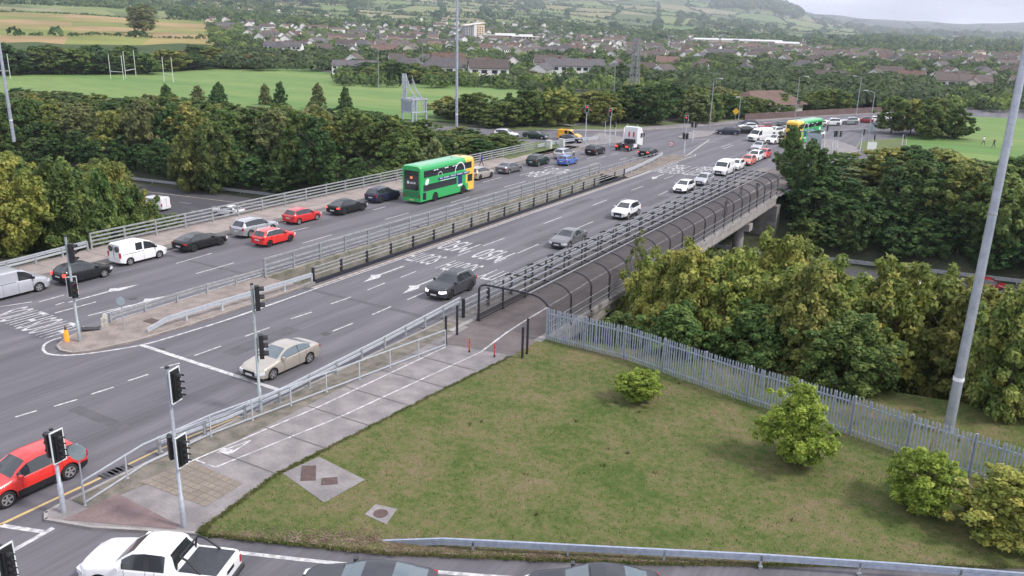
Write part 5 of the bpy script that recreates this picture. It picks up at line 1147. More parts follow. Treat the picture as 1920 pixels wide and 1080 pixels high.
def fieldcol(i,j,px,r):
    if r<480: return (.05,.075,.03)
    if px<450 and r<1000: return [(.24,.20,.085),(.28,.20,.11),(.17,.19,.06)][(i//2+j)%3]
    if r<1350 and px>=450: return (.06,.075,.035)
    if r>5000: return (.07,.085,.06) if rng.random()<.6 else (.10,.13,.07)
    return FC[rng.integers(len(FC))]
for j in range(len(ROWS)-1):
    for i in range(len(COLS)-1):
        c=[P(i,j),P(i+1,j),P(i+1,j+1),P(i,j+1)]
        fc=fieldcol(i,j,sum(q[0] for q in c)/4,ROWS[j]); b=len(v)
        for q in range(NV+1):
            for p in range(NU+1):
                s,t=p/NU,q/NV
                px=(c[0][0]*(1-s)+c[1][0]*s)*(1-t)+(c[3][0]*(1-s)+c[2][0]*s)*t; r=(c[0][1]*(1-s)+c[1][1]*s)*(1-t)+(c[3][1]*(1-s)+c[2][1]*s)*t
                x,y,zz=ground_at(px,r); v.append((x,y,zz+rough(x,y,r)))
        for q in range(NV):
            for p in range(NU):
                k=b+q*(NU+1)+p; f.append((k,k+1,k+NU+2,k+NU+1)); col.append(fc)
me=bpy.data.meshes.new('hills'); me.from_pydata(v,[],f); ca=me.color_attributes.new('field','FLOAT_COLOR','CORNER')
cc=np.repeat(np.array([(*c,1) for c in col],dtype=np.float32),4,axis=0); ca.data.foreach_set('color',cc.ravel())
hm_=bpy.data.materials.new('fields'); hm_.use_nodes=True; nt=hm_.node_tree; b=nt.nodes['Principled BSDF']; b.inputs['Roughness'].default_value=.95; b.inputs['Specular IOR Level'].default_value=.1
at=N(nt,'ShaderNodeAttribute',attribute_name='field'); g=N(nt,'ShaderNodeNewGeometry'); n=N(nt,'ShaderNodeTexNoise'); n.inputs['Scale'].default_value=.02; n.inputs['Detail'].default_value=8; nt.links.new(g.outputs['Position'],n.inputs['Vector'])
r=N(nt,'ShaderNodeValToRGB'); r.color_ramp.elements[0].position=.35; r.color_ramp.elements[0].color=(.75,.8,.75,1); r.color_ramp.elements[1].position=.65; r.color_ramp.elements[1].color=(1.2,1.15,1.1,1); nt.links.new(n.outputs[0],r.inputs[0])
m_=N(nt,'ShaderNodeMixRGB',blend_type='MULTIPLY'); m_.inputs[0].default_value=1; nt.links.new(at.outputs['Color'],m_.inputs[1]); nt.links.new(r.outputs[0],m_.inputs[2]); nt.links.new(m_.outputs[0],b.inputs['Base Color'])
me.materials.append(hm_); st(link('hills',me))
# ------------------------------------------------------------------ foliage
def leafmat(name,c0,c1,c2,hue=.1):
    m=bpy.data.materials.new(name); m.use_nodes=True; nt=m.node_tree; b=nt.nodes['Principled BSDF']; b.inputs['Roughness'].default_value=.6; b.inputs['Specular IOR Level'].default_value=.25
    at=N(nt,'ShaderNodeAttribute',attribute_name='lc'); r=N(nt,'ShaderNodeValToRGB'); e=r.color_ramp.elements; e[0].position=.1; e[0].color=(*c0,1); e[1].position=.95; e[1].color=(*c2,1); q=e.new(.55); q.color=(*c1,1)
    L=nt.links.new; L(at.outputs['Fac'],r.inputs[0]); oi=N(nt,'ShaderNodeObjectInfo'); hs=N(nt,'ShaderNodeHueSaturation')
    mr=N(nt,'ShaderNodeMapRange'); mr.inputs[3].default_value=.5-.014; mr.inputs[4].default_value=.5+.016; L(oi.outputs['Random'],mr.inputs[0]); L(mr.outputs[0],hs.inputs['Hue'])
    wn=N(nt,'ShaderNodeTexWhiteNoise',noise_dimensions='1D'); L(oi.outputs['Random'],wn.inputs['W']); m2=N(nt,'ShaderNodeMapRange'); m2.inputs[3].default_value=.84; m2.inputs[4].default_value=1.2; L(wn.outputs['Value'],m2.inputs[0]); L(m2.outputs[0],hs.inputs['Value'])
    (hs.inputs['Hue'].links and name=='leaves_lime') and [nt.links.remove(l) for q in ('Hue','Value') for l in list(hs.inputs[q].links)]; L(r.outputs[0],hs.inputs['Color']); L(hs.outputs[0],b.inputs['Base Color'])
    tr=N(nt,'ShaderNodeBsdfTranslucent'); mx=N(nt,'ShaderNodeMixShader'); mx.inputs[0].default_value=.42; L(hs.outputs[0],tr.inputs['Color']); out=nt.nodes['Material Output']; L(b.outputs[0],mx.inputs[1]); L(tr.outputs[0],mx.inputs[2]); L(mx.outputs[0],out.inputs[0])
    return m
LM=dict(green=leafmat('leaves_green',(0.059,0.104,0.029),(0.119,0.185,0.049),(0.232,0.276,0.079)),
 dark=leafmat('leaves_dark',(0.033,0.078,0.026),(0.069,0.131,0.039),(0.141,0.208,0.059)),
 town=leafmat('leaves_town',(0.046,0.069,0.032),(0.076,0.106,0.044),(0.115,0.144,0.057)),
 olive=leafmat('leaves_olive',(0.103,0.143,0.037),(0.207,0.240,0.062),(0.400,0.364,0.106)),
 yellow=leafmat('leaves_yellow',(0.115,0.161,0.037),(0.265,0.305,0.069),(0.483,0.437,0.115)),
 lime=leafmat('leaves_lime',(.12,.18,.03),(.27,.36,.055),(.46,.52,.10)),
 grey=leafmat('leaves_grey_green',(0.102,0.135,0.051),(0.192,0.221,0.088),(0.295,0.295,0.116)),
 brown=leafmat('leaves_brown',(0.130,0.099,0.035),(0.243,0.172,0.050),(0.384,0.221,0.068)))
def leaves_mesh(name,cent,crad,nl,ls,rs,flat=.8,up=.85):
    "leaf faces scattered round cluster centres"
    n=len(cent); cid=rs.integers(0,n,nl); base=cent[cid]; g=rs.normal(size=(nl,3)); g/=np.linalg.norm(g,axis=1)[:,None]+1e-9
    rad=(rs.random(nl)**.45)[:,None]*crad[cid][:,None]; p=base+g*rad*np.array([1,1,flat])
    nrm=g*.8+rs.normal(size=(nl,3))*.55; nrm[:,2]+=up; nrm/=np.linalg.norm(nrm,axis=1)[:,None]
    t=np.cross(nrm,rs.normal(size=(nl,3))); t/=np.linalg.norm(t,axis=1)[:,None]+1e-9; u=np.cross(nrm,t)
    s=(ls*(.55+.9*rs.random(nl)))[:,None]
    V_=np.stack([p-t*s,p-u*s*.62,p+t*s+nrm*s*.25,p+u*s*.62],axis=1).reshape(-1,3)
    me=bpy.data.meshes.new(name); me.vertices.add(nl*4); me.vertices.foreach_set('co',V_.astype(np.float32).ravel())
    me.loops.add(nl*4); me.loops.foreach_set('vertex_index',np.arange(nl*4,dtype=np.int32)); me.polygons.add(nl); me.polygons.foreach_set('loop_start',np.arange(0,nl*4,4,dtype=np.int32)); me.polygons.foreach_set('loop_total',np.full(nl,4,dtype=np.int32))
    me.update(calc_edges=True); a=me.attributes.new('lc','FLOAT','POINT'); cl=rs.random(n)
    val=np.clip(.55*cl[cid]+.45*rs.random(nl),0,1); a.data.foreach_set('value',np.repeat(val,4).astype(np.float32)); return me
def crown(name,seed,ncl,nl,ls,shape='round',cr=(.2,.34)):
    "unit crown: radius 1, z 0..2"
    rs=np.random.default_rng(seed); C=[];Rr=[]
    ph=rs.uniform(0,6.28,5)
    while len(C)<ncl:
        z=rs.random(); a=rs.uniform(0,2*math.pi)
        if shape=='round': pr=math.sqrt(max(0,1-(2*z-1)**2))**.75
        elif shape=='cone': pr=(1-z)**.75*.95+.08
        elif shape=='egg': pr=math.sin(math.pi*min(1,z**.7))**.7
        elif shape=='bush': pr=(1-z**2.2)**.5
        else: pr=1
        lump=1+.16*math.sin(3*a+ph[0]+4*z)+.12*math.sin(5*a+ph[1]-6*z)+.08*math.sin(9*z+ph[2])
        q=rs.random()**.38; rr=pr*q*lump*.84
        C.append((rr*math.cos(a),rr*math.sin(a),2*z*.93+.05+(.08*math.sin(4*a+ph[3]) if z>.7 else 0))); Rr.append(rs.uniform(*cr)*(.75+.4*(1-z)))
    # protruding twigs
    for k in range(max(3,ncl//9)):
        a=rs.uniform(0,6.28); z=rs.uniform(.25,1.0); pr=(1.02 if z<.85 else .35) if shape!='cone' else (1-z)**.75; C.append((pr*math.cos(a)*rs.uniform(.75,1.08),pr*math.sin(a)*rs.uniform(.75,1.08),2*z+(.08 if z>.8 else 0))); Rr.append(rs.uniform(.08,.15))
    return leaves_mesh(name,np.array(C),np.array(Rr),nl,ls,rs)
def trunk_mesh(seed,limbs=5,thick=.035):
    random.seed(seed); a=MB(); z=0; P=[(0,0,-.35)]
    for k in range(5): P.append((random.uniform(-.04,.04)*k*.6,random.uniform(-.04,.04)*k*.6,.4*k))
    a.tube(P,[thick*1.5,thick*1.2,thick,thick*.8,thick*.5,thick*.2],7)
    for k in range(limbs):
        an=random.uniform(0,6.28); z=random.uniform(.25,1.2); l=random.uniform(.4,.75); a.tube([(0,0,z),(l*.5*math.cos(an),l*.5*math.sin(an),z+.2),(l*math.cos(an),l*math.sin(an),z+.5)],[thick*.55,thick*.35,thick*.12],5)
    return a.mesh('trunk',BARK)
SH=['round','egg','bush','cone','round','egg']
CR={'hi':[crown('crown',100+k,210,20000,.043,SH[k],(.11,.21)) for k in range(6)],
    'mid':[crown('crown',200+k,130,7600,.06,SH[k],(.11,.2)) for k in range(6)],
    'low':[crown('crown',300+k,40,1500,.12,SH[k],(.2,.34)) for k in range(6)],
    'sparse':[crown('crown',400+k,46,2300,.04,('egg','round')[k],(.12,.2)) for k in range(2)]}
TRK=[trunk_mesh(k) for k in range(4)]
tree_count=0
def tree(x,y,z,h,rad,lod,shape,m,label,cat='tree',group=None,name=None,trunk=.18,rz=None,hor=None):
    "h total height, crown from trunk*h to h"
    global tree_count; tree_count+=1
    t=tag(empty(name or 'tree',(x,y,z),rz if rz is not None else random.uniform(0,6.28)),label,cat,group)
    me=CR[lod][shape]
    if not me.materials: me.materials.append(LM['green'])
    o=link('crown',me,t,(0,0,h*trunk)); o.scale=(rad,rad,h*(1-trunk)/2*.91); o.material_slots[0].link='OBJECT'; o.material_slots[0].material=LM[m]
    k=link('trunk',TRK[tree_count%4],t); k.scale=(rad,rad,h*.5); return t
def zt(x,y): return gz(x,y) if math.hypot(x,y)<300 else -.45
random.seed(21)
# --- shrubs in the lawn, individually
def shrub(b,h,rad,m,shape,label,lod='hi',z=.14,trunk=.06,name='shrub'):
    x,y=W(b[0],b[1],z); return tree(x,y,z,h,rad,lod,shape,m,label,'shrub',None,name,trunk)
random.seed(3)
shrub((1196,752),1.9,1.25,'lime',0,'small bright shrub in the lawn nearest the cage',trunk=.12)
shrub((1487,868),4.3,1.75,'lime',1,'large leafy lime green shrub in the middle of the lawn edge')
shrub((1722,955),2.9,1.55,'lime',4,'rounded green bush right of the large lime shrub with a dead twig above')
shrub((1880,1008),3.2,2.1,'yellow',2,'spreading olive bush cut by the right edge of the picture')
x,y=W(1728,900,.14); t=tag(empty('dead_sapling',(x,y,.14)),'bare reddish sapling sticking up behind the rounded bush','sapling'); a=MB(); a.tube([(0,0,0),(.1,.1,1.6),(.3,.2,3.3)],[.03,.02,.008],6)
for k in range(9): q=random.uniform(0,6.28); zz=1.4+k*.2; a.tube([(.1+.05*k*.4,.1,zz),(.1+.5*math.cos(q),.1+.5*math.sin(q),zz+.35)],[.01,.004],4)
a.build('stem',mat('dead_twig',(.2,.12,.09),.9),t)
# --- trees placed by where their foot would stand (X,Y world), height and radius
def ztop(x,y,py):
    lo,hi=-12,40
    for _ in range(30):
        m=(lo+hi)/2
        if pix(x,y,m)[1]>py: lo=m
        else: hi=m
    return lo
def cap(x,y,z,h,T,jit=10):
    "tree height at (x,y) that keeps the canopy line where the valley view stays open"
    px=pix(x,y,z)[0]; yy=np.interp(px,[t[0] for t in T],[t[1] for t in T])+random.uniform(-jit*.3,jit); return ztop(x,y,yy)-z
def bed(n,region,h,rr,lod,mats,label,group,seed,shapes=(0,1,2,4,5),cat='tree',name=None,trunk=.12,sp=1.7,jit_=.25,zf=None,sky=None,fill=False,mn=3.):
    random.seed(seed); pts=[]; tries=0; xs=[p[0] for p in region];ys=[p[1] for p in region]
    while len(pts)<n and tries<6000:
        tries+=1; x,y=random.uniform(min(xs),max(xs)),random.uniform(min(ys),max(ys))
        if not inside((x,y),region): continue
        if any(math.dist((x,y),p)<sp*(rr[0]+rr[1])/2 for p in pts): continue
        pts.append((x,y))
    for i,(x,y) in enumerate(pts):
        hh=random.uniform(*h); z0=(zf or zt)(x,y)
        if sky:
            c=cap(x,y,z0,hh,sky,14)
            hh=min(hh,c) if not fill else min(max(c,mn),h[1]*1.25)
            if hh<mn: continue
        tree(x,y,(zf or zt)(x,y),hh,random.uniform(*rr),lod,random.choice(shapes),random.choice(mats),label,cat,group,name,trunk)
    return pts
def cy(x,d): n,f=cutY(x); return n+d
# near bank behind the palisade fence
NB=[('yellow',-13.5,51,8.2,3.0,0),('yellow',-18,51.5,7.5,2.6,1),('yellow',-8.5,52,9.6,3.2,0),('olive',-15.5,55.5,8.5,3.0,1),('yellow',-4,53.5,8.4,3.2,4),('olive',.5,53,7.0,2.9,2),('yellow',4,51,6.6,3.0,0),('yellow',7.5,53,7.2,3.3,1),('yellow',11.5,51.5,7.2,3.0,4),('green',-11,48.2,5.5,2.4,2),('green',-5.5,47.5,5.2,2.5,2),('olive',2.5,48.5,3.6,2.2,2),('olive',-10.5,57.5,8.2,3.2,5),('yellow',-2.5,58,8.2,3.0,0),('olive',6,58,7.6,3.0,5),('yellow',-20.5,56,7,2.6,0),('yellow',-11.5,55,8,3,4),('yellow',-7,56.5,8,3,0),('olive',-1,55.5,8,3,1),('yellow',3.5,55.5,8,3,4),('yellow',-15.8,49.6,5,2.4,2),('olive',-8.2,49.2,5,2.3,2),('green',15,55,7.4,3.4,0),('olive',12,58,8.,3.4,1),('yellow',19,53,7.6,3.2,0),('green',-19.5,47.2,3.6,1.9,2),('green',-15.5,47.2,4.6,2.3,2)]
random.seed(31)
DS=['nearest the cage','with the tallest spiky top','second from the cage','mid bank','thin topped','low','right of the mast foot']
NBS=[(1100,545),(1150,520),(1190,478),(1240,465),(1300,452),(1340,478),(1400,450),(1450,430),(1490,470),(1530,520),(1570,495),(1620,492),(1700,508),(1760,535),(1800,525),(1850,512),(1900,530),(2100,540)]
for k,(m,x,y,h,r,s) in enumerate(NB):
    if m!='green': h=cap(x,y,gz(x,y)-.2,h,NBS,14)*1.06
    r*=1.12
    tree(x,y,gz(x,y)-.2,h,r,'hi',s,m,'leafy yellow green tree on the bank behind the palisade fence' if m!='green' else 'low green bush at the back of the palisade fence','tree' if m!='green' else 'bush','trees on the bank behind the palisade fence' if m!='green' else 'bushes on the bank behind the palisade fence',None,.06)
x,y=W(1150,605,-1.0); t=tree(x+.6,y+2.5,-1.8,7.4,1.3,'sparse',0,'olive','slender birch with a pale stem leaning over the cage','tree',None,'birch_tree',.22)
# far bank on the right, dark
bed(58,[(-21,cy(-19,49)),(60,cy(60,49)),(60,cy(60,76)),(-21,cy(-19,76))],(7,11),(3.6,5.0),'mid',['dark','green','olive','grey','green','dark'],'dark broadleaf tree on the far bank of the motorway right of the bridge','trees on the far bank right of the bridge',41,sky=[(1400,335),(1470,300),(1540,300),(1600,300),(1650,278),(1740,265),(1800,290),(1860,295),(1920,280),(2200,270)],fill=True,mn=3.0,trunk=.04,sp=.92)
bed(60,[(-21,cy(-18,46.5)),(60,cy(60,46.5)),(60,cy(60,52)),(-21,cy(-18,52))],(3.5,6),(2.2,3.2),'mid',['dark','green','dark'],'dark scrub bush low on the far bank right of the bridge','scrub on the far bank right of the bridge',42,shapes=(2,0),cat='bush',name='bush',trunk=.03,sp=.9)
bed(12,[(-21,127),(48,140),(40,152),(6,150),(-16,138)],(5.5,8),(3,4),'mid',['green','olive','grey'],'green tree along the top of the far bank beside the junction','trees at the top of the right far bank',43,sky=[(1400,335),(1470,300),(1540,300),(1600,300),(1650,278),(1740,262),(1800,288),(1860,293),(1920,278),(2200,270)],fill=False,mn=2.0,trunk=.05,sp=1.1)
x,y=W(1492,330,0); 
for (x,y,h,r,m,l) in ((-25.0,118.5,7.8,2.3,'green','pointed green tree rising beside the end of the walkway in front of the far bus'),(-20.5,110,9,2.6,'dark','dark tree at the end of the walkway cage'),(9,137,12.5,4,'green','round bright topped tree against the far green')): tree(x,y,zt(x,y),h,r,'hi',1 if 'pointed' in l else 0,m,l,trunk=.06)
# left side: belt beyond the motorway
def lp(x,d): return (x,cutY(x)[1]+d)
bed(118,[lp(-69,4),lp(-215,4),lp(-215,40),lp(-118,40),lp(-100,34),lp(-69,26)],(8,12),(3.2,4.4),'mid',['green','green','dark','green','grey','olive'],'broadleaf tree in the dense belt between the motorway and the playing field','trees in the belt beyond the motorway',51,sky=[(-300,200),(0,186),(60,170),(140,192),(200,183),(300,175),(430,188),(520,194),(600,192),(660,190),(700,196),(740,222),(800,240),(860,262),(900,285)],fill=True,mn=3.0,trunk=.02,sp=.84,shapes=(0,1,1,4,5,5,2))
bed(70,[lp(-68,1.2),lp(-200,1.2),lp(-200,5),lp(-68,5)],(4.6,6.5),(2.4,3.3),'mid',['dark','dark','green'],'dark bush at the foot of the belt beyond the motorway','bushes at the foot of the belt beyond the motorway',52,shapes=(2,0),cat='bush',name='bush',trunk=.03,sp=1.0)
bed(9,[lp(-120,48),lp(-185,50),lp(-185,62),lp(-120,66)],(12,15),(2.0,2.6),'mid',['grey','dark','grey'],'taller conical tree standing above the belt against the playing field','conical trees above the belt',53,sky=[(-300,185),(400,150),(700,150)],fill=False,mn=3.0,shapes=(3,),trunk=.05,sp=3,name='conifer_tree',cat='conifer')
for a_,b_,z_,m_,s_ in ((690,322,-4.5,'green',1),(722,314,-4,'olive',0),(742,300,-2.5,'green',5),(668,316,-3.2,'green',0),(352,300,-2,'olive',1),(400,296,-1.5,'green',0),(560,318,-3,'green',4),(610,324,-4,'olive',1),(790,272,-.5,'green',0)):
    x,y=W(a_,b_,z_); z_=gz(x,y)-.2; tree(x,y,z_,min(12,max(4.5,cap(x,y,z_,9,[(-300,200),(300,178),(430,190),(520,196),(700,200),(740,226),(800,242),(900,285)],14))),3.4,'mid',s_,m_,'leafy tree filling the slope below the belt beyond the motorway','tree','trees filling the slope below the belt',None,.02)
for a_,b_,h_ in ((1392,222,4.6),(1412,220,5.2),(1436,219,4.6),(1462,219,3.4)):
    x,y=W(a_,b_); tree(x,y,-.2,h_,2.6,'mid',0,'green','round garden tree in front of the bungalow','tree','garden trees in front of the bungalow',None,.08)
# left near bank bushes
LB=[(-74,47,6,2.6,'green',1),(-79,52,6,2.8,'olive',4),(-86,62,6,3.2,'green',5),(-96,62,6,3.6,'olive',0),(-106,56,6,3.8,'olive',4),(-116,52,6,4,'green',0),(-70,36,6,2.8,'yellow',0),(-70.5,42,6,2.8,'green',1),(-76,37,7.6,3.6,'yellow',0),(-81,33,8.5,4.0,'olive',4),(-78,45,7.6,3.5,'green',0),(-84,41,8.8,4,'olive',1),(-90,36,9,4.2,'olive',0),(-76.5,52,7.4,2.8,'green',1),(-84,50,9.2,3.8,'green',5),(-92,46,10.,4.2,'olive',4),(-100,42,10,4.4,'olive',0),(-81,57,8,3.2,'green',1),(-90,57,9.8,3.8,'olive',0),(-99,53,10,4.2,'green',5),(-109,48,10,4.4,'green',0),(-76,30,6,3.4,'brown',2),(-82,62,6.2,2.0,'grey',3)]
for x,y,h,r,m,s in LB:
    r*=1.15; h=min(17,max(4,cap(x,y,gz(x,y)-.2,h,[(-200,255),(0,265),(60,275),(120,276),(180,292),(235,300),(262,345),(290,385),(330,420)],20)))
    tree(x,y,gz(x,y)-.2,h,r,'hi',s,m,'leafy bush on the near bank left of the bridge approach' if r<4 else 'large spreading bush on the near bank left of the bridge approach','bush','bushes on the near bank left of the bridge approach' if r<4 else 'large bushes on the near bank left of the bridge approach','bush',.04)
# bushes between the bridge and the slip road
bed(16,[(-69,106),(-100,104),(-98,120),(-86,124),(-70,119)],(5,8.5),(2.6,3.6),'mid',['olive','yellow','green'],'yellowish green bush between the parapet and the slip road','bushes between the parapet and the slip road',61,sky=[(600,200),(700,212),(740,232),(800,238),(870,258),(900,285),(1000,290)],shapes=(0,1,4,5),cat='bush',name='bush',trunk=.05,sp=1.0)
# belt behind the slip road and the far junction
def belt(a,b,n,depth,h,rr,mats,label,group,seed,lod='mid',**k):
    A=W(*a);B=W(*b); dx,dy=B[0]-A[0],B[1]-A[1]; l=math.hypot(dx,dy); nx,ny=-dy/l,dx/l
    if ny*A[1]+nx*A[0]<0: nx,ny=-nx,-ny
    return bed(n,[A,B,(B[0]+nx*depth,B[1]+ny*depth),(A[0]+nx*depth,A[1]+ny*depth)],h,rr,lod,mats,label,group,seed,zf=lambda x,y:-.2,**k)
belt((870,240),(1260,236),24,22,(9.5,13),(4.2,5.6),['green','green','olive','dark','grey'],'full crowned tree behind the slip road and the tractor unit','trees behind the slip road',71,sky=[(700,160),(800,158),(860,172),(900,158),(950,176),(1000,150),(1060,152),(1100,165),(1160,168),(1180,152),(1240,142),(1300,150)],fill=True,mn=3.0,sp=.9,trunk=.08)
belt((1255,236),(1450,216),16,18,(7.5,12),(4,5.2),['green','dark','grey','olive'],'tree behind the footway beyond the junction','trees beyond the junction footway',72,sky=[(1200,150),(1330,158),(1400,178),(1480,170)],fill=False,mn=3.0,sp=.95,trunk=.1)
belt((1450,214),(1760,205),16,22,(7,11),(4.5,6),['green','dark','olive','green'],'tree behind the brick wall by the far curved road','trees behind the brick wall',73,sky=[(1400,170),(1480,172),(1560,165),(1650,165),(1800,160)],fill=False,mn=3.0,sp=.95,trunk=.12)
belt((1670,250),(1735,262),7,10,(7,10),(3.6,4.6),['green','olive'],'tree beside the far green on the right','trees beside the far green',75,sp=.95,trunk=.1)
# belt along the far side of the playing field
belt((-60,141),(275,139),18,26,(12,16),(7,9),['dark','green','dark','dark'],'big dark tree along the far edge of the playing field, left group','trees at the far edge of the playing field, left group',76,sky=[(-200,70),(100,78),(250,82),(290,100)],fill=False,mn=3.0,sp=.85,trunk=.05,lod='mid')
belt((300,134),(520,127),13,30,(11,14.5),(7,9.5),['olive','green','brown','dark'],'big round tree along the far edge of the playing field, right group','trees at the far edge of the playing field, right group',77,sky=[(280,100),(330,90),(400,76),(450,95),(520,88),(560,110)],fill=False,mn=3.0,sp=.85,trunk=.05,lod='mid')
belt((560,124),(800,155),14,14,(8,11),(5,6.5),['green','olive','dark'],'street tree along the car park at the field edge','trees along the car park',78,sky=[(540,102),(640,108),(820,120)],fill=False,mn=3.0,sp=.9,trunk=.2,lod='mid')
belt((690,158),(1250,158),30,22,(7,11),(4.2,6),['green','dark','olive','grey'],'garden tree in front of the nearest houses','garden trees in front of the nearest houses',79,sky=[(700,112),(800,118),(830,140),(860,128),(890,150),(940,150),(1000,120),(1040,145),(1100,148),(1130,118),(1250,122)],fill=False,mn=3.0,sp=1.0,trunk=.1,lod='mid')
x,y,z=ground_at(285,640); tree(x,y,z,20,13,'low',0,'grey','pale spreading tree alone in the stubble field','tree',None,'tree',.15)
# playing field, far green
PF=mat('playing_field_grass',(.08,.165,.032),.95,.16,.03,(.14,.20,.05),stretch=(.35,1.6,1)); 
mb=MB(); mb.prism([W(a,b) for a,b in [(-500,160),(0,140.5),(200,139),(330,134),(430,128),(560,125),(640,140),(700,152),(860,156),(1000,155),(1010,168),(960,195),(860,228),(500,212),(0,204),(-500,200)]],-.1,.03); st(mb.build('playing_field',PF))
mb=MB(); mb.prism([W(a,b) for a,b in [(1660,262),(1735,250),(1740,215),(2300,240),(2300,330),(1800,320),(1700,290)]],-.1,.03); st(mb.build('green',PF))
mb=MB(); mb.prism([W(a,b) for a,b in [(1430,205),(1640,196),(1640,188),(1400,192)]],-.1,.06); st(mb.build('green',PF))
mb=MB(); stroke(mb,[W(a,b) for a,b in [(560,124),(640,138),(720,150),(990,153)]],5,.07); st(mb.build('street',mat('street_grey',(.12,.115,.12),.9)))
# brick wall by the curved road and bungalow
BR=mat('brick_wall',(.10,.065,.062),.9,.2,1.2,(.14,.095,.088))
mb=MB(); 
for a,b in zip([(1395,226),(1480,221),(1560,216),(1640,212)],[(1480,221),(1560,216),(1640,212),(1720,208)]):
    p=W(*a);q=W(*b); mb.bar((*p,.75),(*q,.75),.35,1.5)
tag(mb.build('brick_wall',BR),'long red brown brick wall along the far curved road','wall')
# ------------------------------------------------------------------ houses
ROOF=[mat('roof_tiles_%s'%n,c,.9,.15,.8,objrand=.2) for n,c in (('brown',(.085,.068,.062)),('grey',(.085,.08,.084)),('russet',(.12,.075,.06)))]
CRM=mat('cream_render',(.62,.56,.47),.85,.05,.3,objrand=.15); BRK=mat('house_brick',(.20,.11,.085),.9,.2,2.)
WIN=mat('house_window',(.03,.035,.045),.12)
def house_meshes(units,w,d,e,rise,m,rm,hip=False):
    L_=w*units; a=MB(); a.box(-L_/2,L_/2,-d/2,d/2,-2.5,e)
    if not hip: a.add([(-L_/2,-d/2,e),(-L_/2,d/2,e),(-L_/2,0,e+rise),(L_/2,-d/2,e),(L_/2,d/2,e),(L_/2,0,e+rise)],[(0,2,1),(3,4,5)])
    wall=a.mesh('wall',m); a=MB(); o=.35; h2=(rise if not hip else 0)
    k=d*.5 if hip else 0; z0=e-.12
    v=[(-L_/2-o,-d/2-o,z0),(L_/2+o,-d/2-o,z0),(L_/2+o-k,0,e+rise+.1),(-L_/2-o+k,0,e+rise+.1),(L_/2+o,d/2+o,z0),(-L_/2-o,d/2+o,z0)]
    a.add(v,[(0,1,2,3),(4,5,3,2),(1,4,2),(5,0,3)] if hip else [(0,1,2,3),(4,5,3,2)])
    b=len(a.v); v2=[(x,y,z-.14) for x,y,z in v]; a.add(v2,[(3,2,1,0),(2,3,5,4)]); roof=a.mesh('roof',rm)
    a=MB()
    for u in range(units): 
        x=-L_/2+w*(u+(0.04 if u%2 else .96)); a.box(x-.4,x+.4,-.3,.3,e+rise-.6,e+rise+.75)
    ch=a.mesh('chimney',BRK)
    wins=[]
    for sgn in (-1,):
        for u in range(units):
            for (x0,x1,z0,z1) in ((.12,.45,.9,2.1),(.6,.78,.15,2.15),(.12,.42,3.3,4.5),(.58,.88,3.3,4.5)):
                X0=-L_/2+w*(u+x0);X1=-L_/2+w*(u+x1); y=sgn*(d/2+.03); a=MB(); a.box(X0,X1,min(y,y-sgn*.06),max(y,y-sgn*.06),z0,z1); wins.append(a.mesh('window',WIN))
    return wall,roof,ch,wins
HT=[house_meshes(2,7,8.5,5.2,2.9,WHITE,ROOF[0]),house_meshes(2,7,8,5.2,3.0,CRM,ROOF[2]),house_meshes(4,6,8,5.1,2.7,WHITE,ROOF[1]),house_meshes(1,9,8.5,5.2,3.2,WHITE,ROOF[0]),house_meshes(2,7.5,8.5,5.2,3.2,WHITE,ROOF[1],True),house_meshes(6,5.5,8,5.2,2.8,CRM,ROOF[0])]
HL=['white semi-detached pair of houses with a brown tiled roof in the distant town','cream semi-detached houses with a russet roof in the distant town','long white terrace with a grey roof in the distant town','white gable fronted house in the distant town','white hipped roof house in the distant town','long cream terrace with a brown roof in the distant town']
def house(k,x,y,z,rz,s=1,label=None,group=None,detail=True):
    t=tag(empty('house',(x,y,z),rz),label or HL[k],'house',group or ('distant houses: '+HL[k][:40])); t.scale=(s,s,s); wall,roof,ch,wins=HT[k]
    link('wall',wall,t); r=link('roof',roof,t); link('chimney',ch,r)
    if detail: 
        for w in wins: link('window',w,t)
    return t
FARH=[]
random.seed(77); hp=[]; nh=0; taken=[]
rr_=335
rows=[]
while rr_<1750: rows.append(rr_); rr_*=1.05
woods=[]
for ri,r0 in enumerate(rows):
    lo,hi=(640 if r0<420 else (520 if r0<560 else (430 if r0<900 else 400))),(1560 if r0<350 else 2000)
    if r0>1150: lo=430; hi=1500
    # a street every row: orientation follows the street
    px=lo+random.uniform(0,30); face=random.uniform(-.5,.5)
    while px<hi:
        k=random.choice((0,0,1,2,3,3,3,3,4,5)) if r0>330 else random.choice((0,4,2)); wid={0:14,1:14,2:24,3:9,4:15,5:33}[k]; dpx=(wid+random.uniform(3,10))/r0*CF
        if r0<330: dpx*=1.25
        if random.random()<.12: face=random.uniform(-.6,.6)
        keep=random.random()
        gap=(r0<340 and (1240<px<1700)) 
        green=(400<r0<520 and 800<px<1350 and random.random()<.6) or (r0>480 and r0<640 and px>1350 and random.random()<.75)
        if keep<(.54 if r0<600 else .58) and not gap and not green:
            b=r0*(1+random.uniform(-.012,.012)); x,y,z=ground_at(px,b); ang=CY-azof(px); rz=ang+face+(math.pi/2 if random.random()<.5 else 0)
            if z<0: z=-.2
            if nh<285 and r0<900: house(k,x,y,z,rz,s=random.uniform(.66,.86),detail=r0<640); nh+=1
            else: FARH.append((k,x,y,z,rz,random.uniform(.6,.85)))
        else: woods.append((px,r0))
        px+=dpx*(1.0 if r0<800 else 1.25)
fb=MB()
